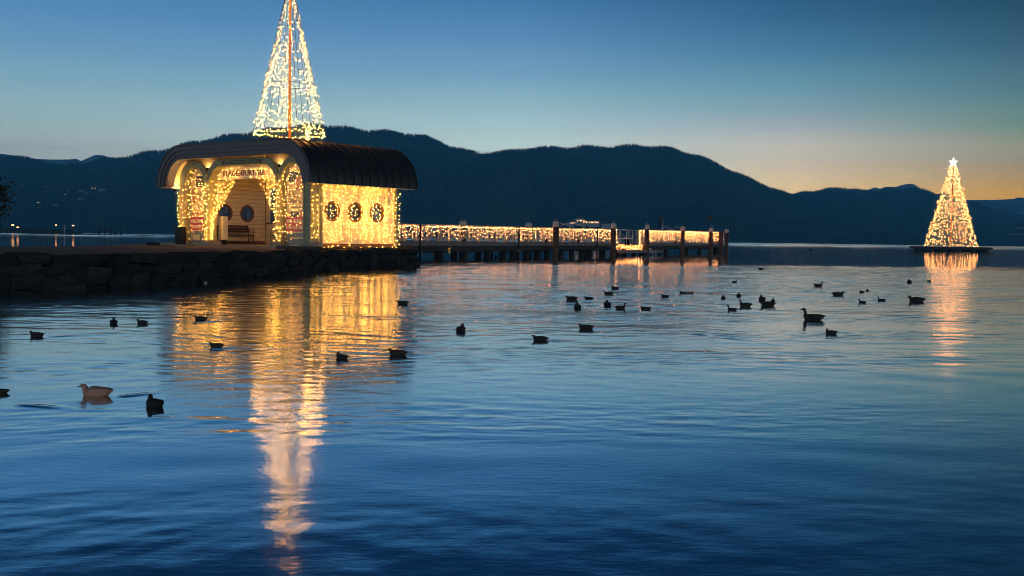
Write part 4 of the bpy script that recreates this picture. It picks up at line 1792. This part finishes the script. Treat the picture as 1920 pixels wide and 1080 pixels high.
for px, ty, d in ((870, 414.5, 'short post with pale cap rising behind the railing nearest the pavilion'), (993, 418, 'short post with pale cap rising behind the railing before the tall posts')):
    s_ = s_of_px(px, 5.0)
    P = PO + D * s_ + Nn * 4.65
    tz = at(px, ty, P.y).z
    o = thing('mooring_post', d, 'mooring post', (P.x, P.y, 0), group='capped posts on the far side of the pier')
    q = MB()
    cyl(q, 0, 0, -1.5, tz - .35, .25, 12)
    q.build('shaft', post_m, o)
    q = MB()
    cyl(q, 0, 0, tz - .35, tz, .27, 12)
    q.build('cap', cap_m, o)
    q = MB()
    q.tube([(.12 * math.cos(k_ * .52), 0, tz + .03 + .12 * abs(math.sin(k_ * .52))) for k_ in range(7)], .015, 5)
    q.build('ring', steel, o)

# signal lamps on double stands
for px, ty, by, d in ((1238, 404.5, 431, 'black round signal lamp on a double-legged stand before the outermost posts'), (1329.5, 404.5, 431, 'black round signal lamp on thin legs near the end of the pier')):
    s_ = s_of_px(px, 2.5)
    P = PO + D * s_ + Nn * 2.0
    tz = at(px, ty, P.y).z
    sc_ = P.y / F
    o = thing('signal_lamp', d, 'signal lamp', (P.x, P.y, DECK), group='black signal lamps on the pier')
    hz_ = tz - DECK
    q = MB()
    rr = 4.2 * sc_
    q.tube([(0, -.12, hz_ - rr), (0, .12, hz_ - rr)], rr, 14)
    q.build('lamp_disc', iron, o)
    for dx in ((-rr * .8, rr * .95) if px > 1300 else (-rr, -rr * .2, rr * .75)):
        q = MB()
        q.tube([(dx, 0, 0), (dx, 0, hz_ - rr * 1.1)], .03 if px > 1300 else .05, 6, up=Vector((0, 1, 0)))
        q.build('leg', iron if dx < rr * .7 else steel, o)
    q = MB()
    q.box(-rr, rr, -.05, .05, hz_ - 2.6 * rr, hz_ - 2.45 * rr)
    q.build('cross_bar', iron, o)

# bow-shaped white tubes
for pts, d in ((((1052, 423), (1062, 418), (1076, 418.5), (1094, 424)), 'white bent tube handrail above the railing beside the nearest tall post'),
               (((1036, 423.5), (1050, 418), (1068, 424)), 'small second bent tube crossing behind the nearest tall post'),
               (((1238, 431), (1249, 424), (1260, 431)), 'first white bow of the tube handrail below the black signal lamp'),
               (((1260, 431), (1270, 424), (1280, 431)), 'second white bow of the tube handrail touching the slim post')):
    s_ = s_of_px(pts[0][0], 1.5)
    P = PO + D * s_ + Nn * 1.0
    w_ = [at(px, py, P.y) for px, py in pts]
    o = thing('bow_handrail', d, 'handrail', (w_[0].x, P.y, DECK), group='bent white tube handrails on the pier')
    q = MB()
    loc = [(p.x - w_[0].x, 0, p.z - DECK) for p in w_]
    q.tube(loc, .03, 5)
    q.build('tube', steel, o)
    for e in (loc[0], loc[-1]):
        q = MB()
        q.tube([(e[0], 0, 0), (e[0], 0, e[2])], .025, 5, up=Vector((0, 1, 0)))
        q.build('leg', steel, o)
# dark bollards / crates on the deck seen through the railing
for px, h_, d in ((1022, .5, 'dark low bollard on the deck just before the nearest tall post'), (1083, .45, 'dark low bollard on the deck behind the railing near the lit houses'), (1177, .62, 'dark box standing on the deck inside the boarding gap'), (1266, .5, 'dark low bollard on the deck next to the slim post')):
    s_ = s_of_px(px, 1.6)
    P = PO + D * s_ + Nn * 1.2
    o = thing('bollard', d, 'bollard', (P.x, P.y, DECK), group='dark bollards on the pier deck')
    q = MB()
    q.tube([(0, 0, 0), (0, 0, h_ * .75), (0, 0, h_)], [.26, .2, .3], 10, up=Vector((0, 1, 0)))
    q.build('barrel', iron, o)
    q = MB()
    q.box(-.32, .32, -.32, .32, 0, .04)
    q.build('base', iron, o)
# string of yellow lights on the first pile
s_ = s_of_px(834.5)
P = PO + D * s_ - Nn * .3
o = thing('pile_lights', 'short dim string of yellow lights hanging down the first pier pile', 'fairy lights', (P.x, P.y, 0))
link('light_strand', strand_mesh([[(U(-.06, .06), U(-.03, .03), DECK - .1 - k_ * .12) for k_ in range(4)] for _ in range(2)], .022, emit('dim_bulb', (1, .45, .06), 1.6), .12, .03, .004), o, kind='stuff')

# ------------------------------------------------------------------ floating light tree
TP = on_water(1782, 471.2)
KT = TP.y / 266.0
ft = thing('floating_light_tree', 'tall cone of dense golden lights with a white star on a dark raft', 'light tree', TP)
ft.scale = (KT, KT, KT)
q = MB()
q.box(-8.1, 8.1, -6, 6, .55, 1.15)
q.build('raft', mat('raft_wood', (.035, .02, .015), .8, noise=.3, nscale=.5), ft)
for x_ in (-6.8, -3.4, 0, 3.4, 6.8):
    q = MB()
    q.tube([(x_, -5.8, .2), (x_, 5.8, .2)], .42, 8)
    q.build('pontoon', pile_m, ft)
q = MB()
TH_ = at(1786, 313, TP.y).z / KT
q.tube([(0, 0, 1.15), (0, 0, TH_ + .6)], .13, 8, up=Vector((0, 1, 0)))
q.build('mast', mat('tree_mast', (.4, .2, .08), .6), ft)
rnd = random.Random(3)
zb2, RB = 1.2, 6.1
ns = 40
for i in range(ns):
    a = i * 2 * math.pi / ns
    pts = []
    for k_ in range(30 if i % 2 else 19):
        f = k_ / 29
        r_ = RB * (1 - f) + .72 * f
        pts.append((r_ * math.cos(a), r_ * math.sin(a), zb2 + (TH_ - zb2) * f))
    link('light_strand', strand_mesh([pts], .105, bulb_tree, .95, .22, .012, rnd=rnd), ft, kind='stuff')
for z_ in (.01, .33, .62, .82):
    r_ = RB * (1 - z_) + .72 * z_
    q = MB()
    q.tube([(r_ * math.cos(k_ * math.pi / 16), r_ * math.sin(k_ * math.pi / 16), zb2 + (TH_ - zb2) * z_) for k_ in range(33)], .04, 4, caps=False)
    q.build('hoop', wire_m, ft)
q = MB()
R1, R2, st = 1.32, .62, at(1786, 304.5, TP.y).z / KT
out = [((R1 if k_ % 2 == 0 else R2) * math.sin(k_ * math.pi / 5), (R1 if k_ % 2 == 0 else R2) * math.cos(k_ * math.pi / 5)) for k_ in range(10)]
inn = [(x * .28, z * .28) for x, z in out]
q.band([(x, z + st) for x, z in inn], [(x, z + st) for x, z in out], -.15, .15, closed=True)
q.build('star', star_m, ft)

# ------------------------------------------------------------------ ducks
def duck_mesh(pose):
    q_ = MB()
    if pose == 'alert':
        sp_ = [(-.27, .105, .006, .004), (-.235, .095, .03, .014), (-.18, .075, .065, .045), (-.09, .05, .098, .085), (.02, .045, .108, .10), (.11, .055, .095, .092), (.165, .085, .068, .068), (.185, .125, .040, .045), (.185, .17, .030, .032), (.19, .21, .030, .030), (.205, .24, .037, .036), (.235, .252, .033, .032), (.262, .247, .015, .016)]
    elif pose == 'low':
        sp_ = [(-.26, .10, .006, .004), (-.225, .095, .03, .016), (-.17, .08, .07, .056), (-.09, .062, .104, .10), (.02, .055, .115, .112), (.10, .06, .10, .10), (.15, .08, .07, .074), (.172, .112, .046, .05), (.182, .14, .038, .04), (.20, .162, .040, .038), (.228, .162, .035, .033), (.252, .152, .016, .016)]
    else:
        sp_ = [(-.24, .10, .006, .004), (-.21, .09, .035, .016), (-.16, .075, .075, .055), (-.08, .06, .108, .10), (.01, .055, .118, .112), (.09, .06, .105, .10), (.135, .09, .078, .078), (.145, .13, .05, .05), (.13, .16, .04, .038), (.125, .185, .04, .036), (.145, .203, .037, .032), (.17, .198, .018, .018)]
    q_.tube([(x, 0, z) for x, z, a, b_ in sp_], [a for *_, a, b_ in sp_], 12, ry=[s_[3] for s_ in sp_], up=Vector((0, 1, 0)) if False else Vector((0, 0, 1)))
    return q_, sp_


def sweep_duck(pose, sm_):
    """a continuous body: rings turned with the spine so that the neck rises out of the chest"""
    _, sp_ = duck_mesh(pose)
    q_ = MB()
    n = 12
    k = len(sp_)
    P = [Vector((a, 0, b_)) for a, b_, *_ in sp_]
    for i, p_ in enumerate(P):
        d = (P[min(i + 1, k - 1)] - P[max(i - 1, 0)]).normalized()
        w_ = Vector((-d.z, 0, d.x))
        for j in range(n):
            a = 2 * math.pi * j / n
            q_.v.append(tuple(p_ + Vector((0, 1, 0)) * sp_[i][2] * math.cos(a) + w_ * sp_[i][3] * math.sin(a)))
    for i in range(k - 1):
        for j in range(n):
            q_.f.append([i * n + j, i * n + (j + 1) % n, (i + 1) * n + (j + 1) % n, (i + 1) * n + j])
            q_.mi.append(0)
            q_.sm.append(True)
    for ring_ in (list(range(n))[::-1], [(k - 1) * n + j for j in range(n)]):
        q_.f.append(ring_)
        q_.mi.append(0)
        q_.sm.append(True)
    return q_.mesh('body', sm_), sp_


PROTO = {}
for pose in ('alert', 'low', 'round'):
    for cn, cm in (('dark', duck_dark), ('grey', duck_grey), ('pink', duck_pink), ('white', duck_white)):
        me, sp_ = sweep_duck(pose, cm)
        hx, hz2 = sp_[-2][0], sp_[-2][1]
        q = MB()
        q.tube([(hx + .018, 0, hz2 - .006), (hx + .045, 0, hz2 - .014), (hx + .078, 0, hz2 - .018), (hx + .088, 0, hz2 - .017)], [.014, .013, .015, .006], 8, ry=[.014, .008, .005, .003])
        bill = q.mesh('bill', bill_m)
        wings = []
        for s_ in (-1, 1):
            q = MB()
            q.tube([(-.25, s_ * .02, .115), (-.17, s_ * .055, .11), (-.06, s_ * .088, .095), (.04, s_ * .098, .085), (.10, s_ * .085, .08)], [.005, .018, .026, .028, .008], 8, ry=[.004, .03, .048, .052, .02])
            wings.append(q.mesh('wing', cm if cn != 'pink' else duck_grey if s_ < 0 else cm))
        q = MB()
        for s_ in (-1, 1):
            pass
        eyes = []
        for s_ in (-1, 1):
            q = MB()
            q.bulb((hx - .002, s_ * .030, hz2 + .008), .006)
            eyes.append(q.mesh('eye', eye_m))
        PROTO[(pose, cn)] = (me, bill, wings, eyes)

NB = 'dark waterbirds swimming on the lake'
DUCKS = [  # px, waterline, heading in degrees (180 = swimming left), pose, colour, label
    (69, 631, 165, 'low', 'dark', 'dark duck swimming alone in blue water at the outer left, below the dark quay reflection'),
    (213, 607, 110, 'round', 'dark', 'small round dark duck, left one of the pair beneath the quay'),
    (267, 607, 160, 'low', 'dark', 'dark duck with a faint wake, right one of the pair beneath the quay'),
    (377, 600, 172, 'low', 'dark', 'dark duck at the top left corner of the golden reflection'),
    (406, 651, 170, 'low', 'grey', 'grey-brown duck in the golden reflection, lower left'),
    (181, 742, 172, 'low', 'pink', 'pale pinkish-brown duck, the biggest and palest on the water'),
    (290, 762, 140, 'round', 'dark', 'large black duck beside the pale pinkish one'),
    (-2, 738, 200, 'low', 'grey', 'duck cut off by the edge of the frame left of the pale one'),
    (755, 570, 175, 'low', 'dark', 'dark duck at the upper right edge of the golden reflection'),
    (864, 621, 75, 'round', 'dark', 'round dark duck resting with drawn-in neck, seen from behind in open blue water'),
    (641, 672, 150, 'round', 'dark', 'dark duck with raised head in the centre of the golden reflection'),
    (746, 666, 165, 'low', 'grey', 'dark duck leaving the golden reflection at its right edge with a wake'),
    (1072, 562, 182, 'low', 'dark', 'dark low duck, leftmost of the group before the pier posts'),
    (1083, 578, 100, 'round', 'dark', 'small round duck just below the leftmost one of the pier group'),
    (1104, 561, 178, 'low', 'dark', 'dark duck second from left in the pier group'),
    (1153, 542, 185, 'round', 'dark', 'dark duck nearest the pier lights, just below the second tall post'),
    (1141, 552, 180, 'low', 'dark', 'low dark duck right under the duck nearest the pier lights'),
    (1139, 574, 95, 'round', 'dark', 'small round duck seen from behind, left of the one facing right'),
    (1163, 579, 8, 'alert', 'dark', 'dark duck facing right with raised head in the lower pier group'),
    (1211, 581, 176, 'low', 'dark', 'low dark duck trailing the long straight wake'),
    (1247, 557, 188, 'low', 'dark', 'dark duck alone between the pier group and the two-duck pair'),
    (1281, 551, 178, 'alert', 'dark', 'left duck of the touching pair before the slim pier post'),
    (1294, 551, 12, 'alert', 'dark', 'right duck of the touching pair before the slim pier post'),
    (1356, 560, 70, 'round', 'dark', 'upright round duck seen from behind at the left of the central cluster'),
    (1099, 617, 170, 'low', 'dark', 'dark duck with short wake below the pier group'),
    (1013, 638, 175, 'low', 'dark', 'lowest dark duck in the middle of the lake, left of the short-wake one'),
    (1377, 530, 15, 'alert', 'dark', 'tiny duck facing right straight below the pier end'),
    (1427, 505.5, 170, 'low', 'dark', 'tiny duck farthest out near the calm water edge'),
    (1534, 537, 5, 'alert', 'dark', 'small duck facing right, alone above the long-necked one'),
    (1385, 556, 80, 'round', 'dark', 'tiny round duck at the start of a fine wake line'),
    (1373, 582, 155, 'alert', 'dark', 'duck heading away left, lowest of the central cluster'),
    (1398, 574.5, 178, 'alert', 'grey', 'grey-brown duck with neatly raised head in the central cluster'),
    (1429, 563, 95, 'round', 'dark', 'round duck at upper left behind the long dark duck of the cluster'),
    (1440, 573.5, 182, 'low', 'dark', 'long dark duck lying low at the right of the cluster'),
    (1449, 565, 60, 'round', 'dark', 'round duck at upper right behind the long dark duck of the cluster'),
    (1525, 600, 179, 'alert', 'dark', 'largest long-necked duck in clear profile facing left'),
    (1558, 626, 150, 'round', 'dark', 'dark duck seen from behind, lowest of the ducks on the right'),
    (1571, 554, 0, 'low', 'dark', 'low duck facing right behind the long-necked one'),
    (1616, 548, 190, 'round', 'dark', 'left duck of the tight pair near the tree reflection'),
    (1626, 546, 60, 'round', 'dark', 'right duck of the tight pair near the tree reflection'),
    (1617, 568, 150, 'alert', 'dark', 'small duck below the tight pair near the tree reflection'),
    (1653, 564, 172, 'alert', 'dark', 'small duck with lifted head between tight pair and flat swimmer'),
    (1719, 566, 180, 'low', 'dark', 'flat dark swimmer with outstretched neck left of the tree reflection'),
    (1705, 530, 85, 'round', 'dark', 'tiny round duck left of the tree reflection, seen from behind'),
    (1742, 528, 10, 'round', 'dark', 'tiny duck inside the golden reflection of the floating tree'),
    (848, 483, 90, 'round', 'dark', 'dark duck in blue water under the pier between the first two piles'),
    (893, 482, 175, 'low', 'dark', 'small dark duck under the pier before the third pile'),
    (930, 482, 100, 'round', 'dark', 'tiny dark duck half hidden by a pier pile'),
    (1520, 470, 180, 'low', 'dark', 'tiny far-off bird with a thin bright wake on the calm lake'),
    (385, 531, 100, 'alert', 'white', 'pale bird at the foot of the quay below the middle arch'),
    (601, 524, 160, 'alert', 'white', 'white bird sitting at the foot of the stones below the doorstep'),
]
DW = {69: 34, 213: 22, 267: 28, 377: 29, 406: 32, 181: 68, 290: 58, -2: 40, 755: 24, 864: 24, 641: 35, 746: 42, 1072: 24, 1083: 17, 1104: 18, 1153: 18, 1141: 19, 1139: 15, 1163: 23, 1211: 22, 1247: 18, 1281: 15, 1294: 13, 1356: 13, 1099: 32, 1013: 32, 1377: 12, 1427: 11, 1534: 18, 1385: 11, 1373: 21, 1398: 25, 1429: 13, 1440: 31, 1449: 13, 1525: 42, 1558: 28, 1571: 24, 1616: 12, 1626: 11, 1617: 16, 1653: 16, 1719: 33, 1705: 9, 1742: 10, 848: 9, 893: 9, 930: 7, 1520: 6, 385: 8, 601: 16}
for px, py, hd, pose, cn, d in DUCKS:
    me, bill, wings, eyes = PROTO[(pose, cn)]
    P = on_water(px, py)
    P.z = -.006
    o = thing('duck', d, 'duck', P, math.radians(hd), group=NB)
    a_ = math.radians(hd)
    s_ = max(.3, min(1.1, DW[px] * P.y / F / (.5 * abs(math.cos(a_)) + .22 * abs(math.sin(a_)))))
    if px in (1520,):
        s_ = 1.4
    o.scale = (s_, s_, s_ * (1.0 if pose == 'alert' else .92))
    link('body', me, o)
    link('bill', bill, o)
    for w_ in wings:
        link('wing', w_, o)
    if P.y < 30:
        for e in eyes:
            link('eye', e, o)

# ------------------------------------------------------------------ haze
q = MB()
q.box(-5200, 5200, -80, HAZE_FAR, -3, HAZE_TOP)
hz_m = bpy.data.materials.new('haze_air')
hz_m.use_nodes = True
ht_ = hz_m.node_tree
ht_.nodes.clear()
ho = N(ht_, 'ShaderNodeOutputMaterial')
pv = N(ht_, 'ShaderNodeVolumePrincipled')
pv.inputs['Color'].default_value = (.15, .62, 1.0, 1)
pv.inputs['Density'].default_value = HAZE_D
ht_.links.new(pv.outputs[0], ho.inputs['Volume'])
q.build('haze', hz_m, kind='stuff')
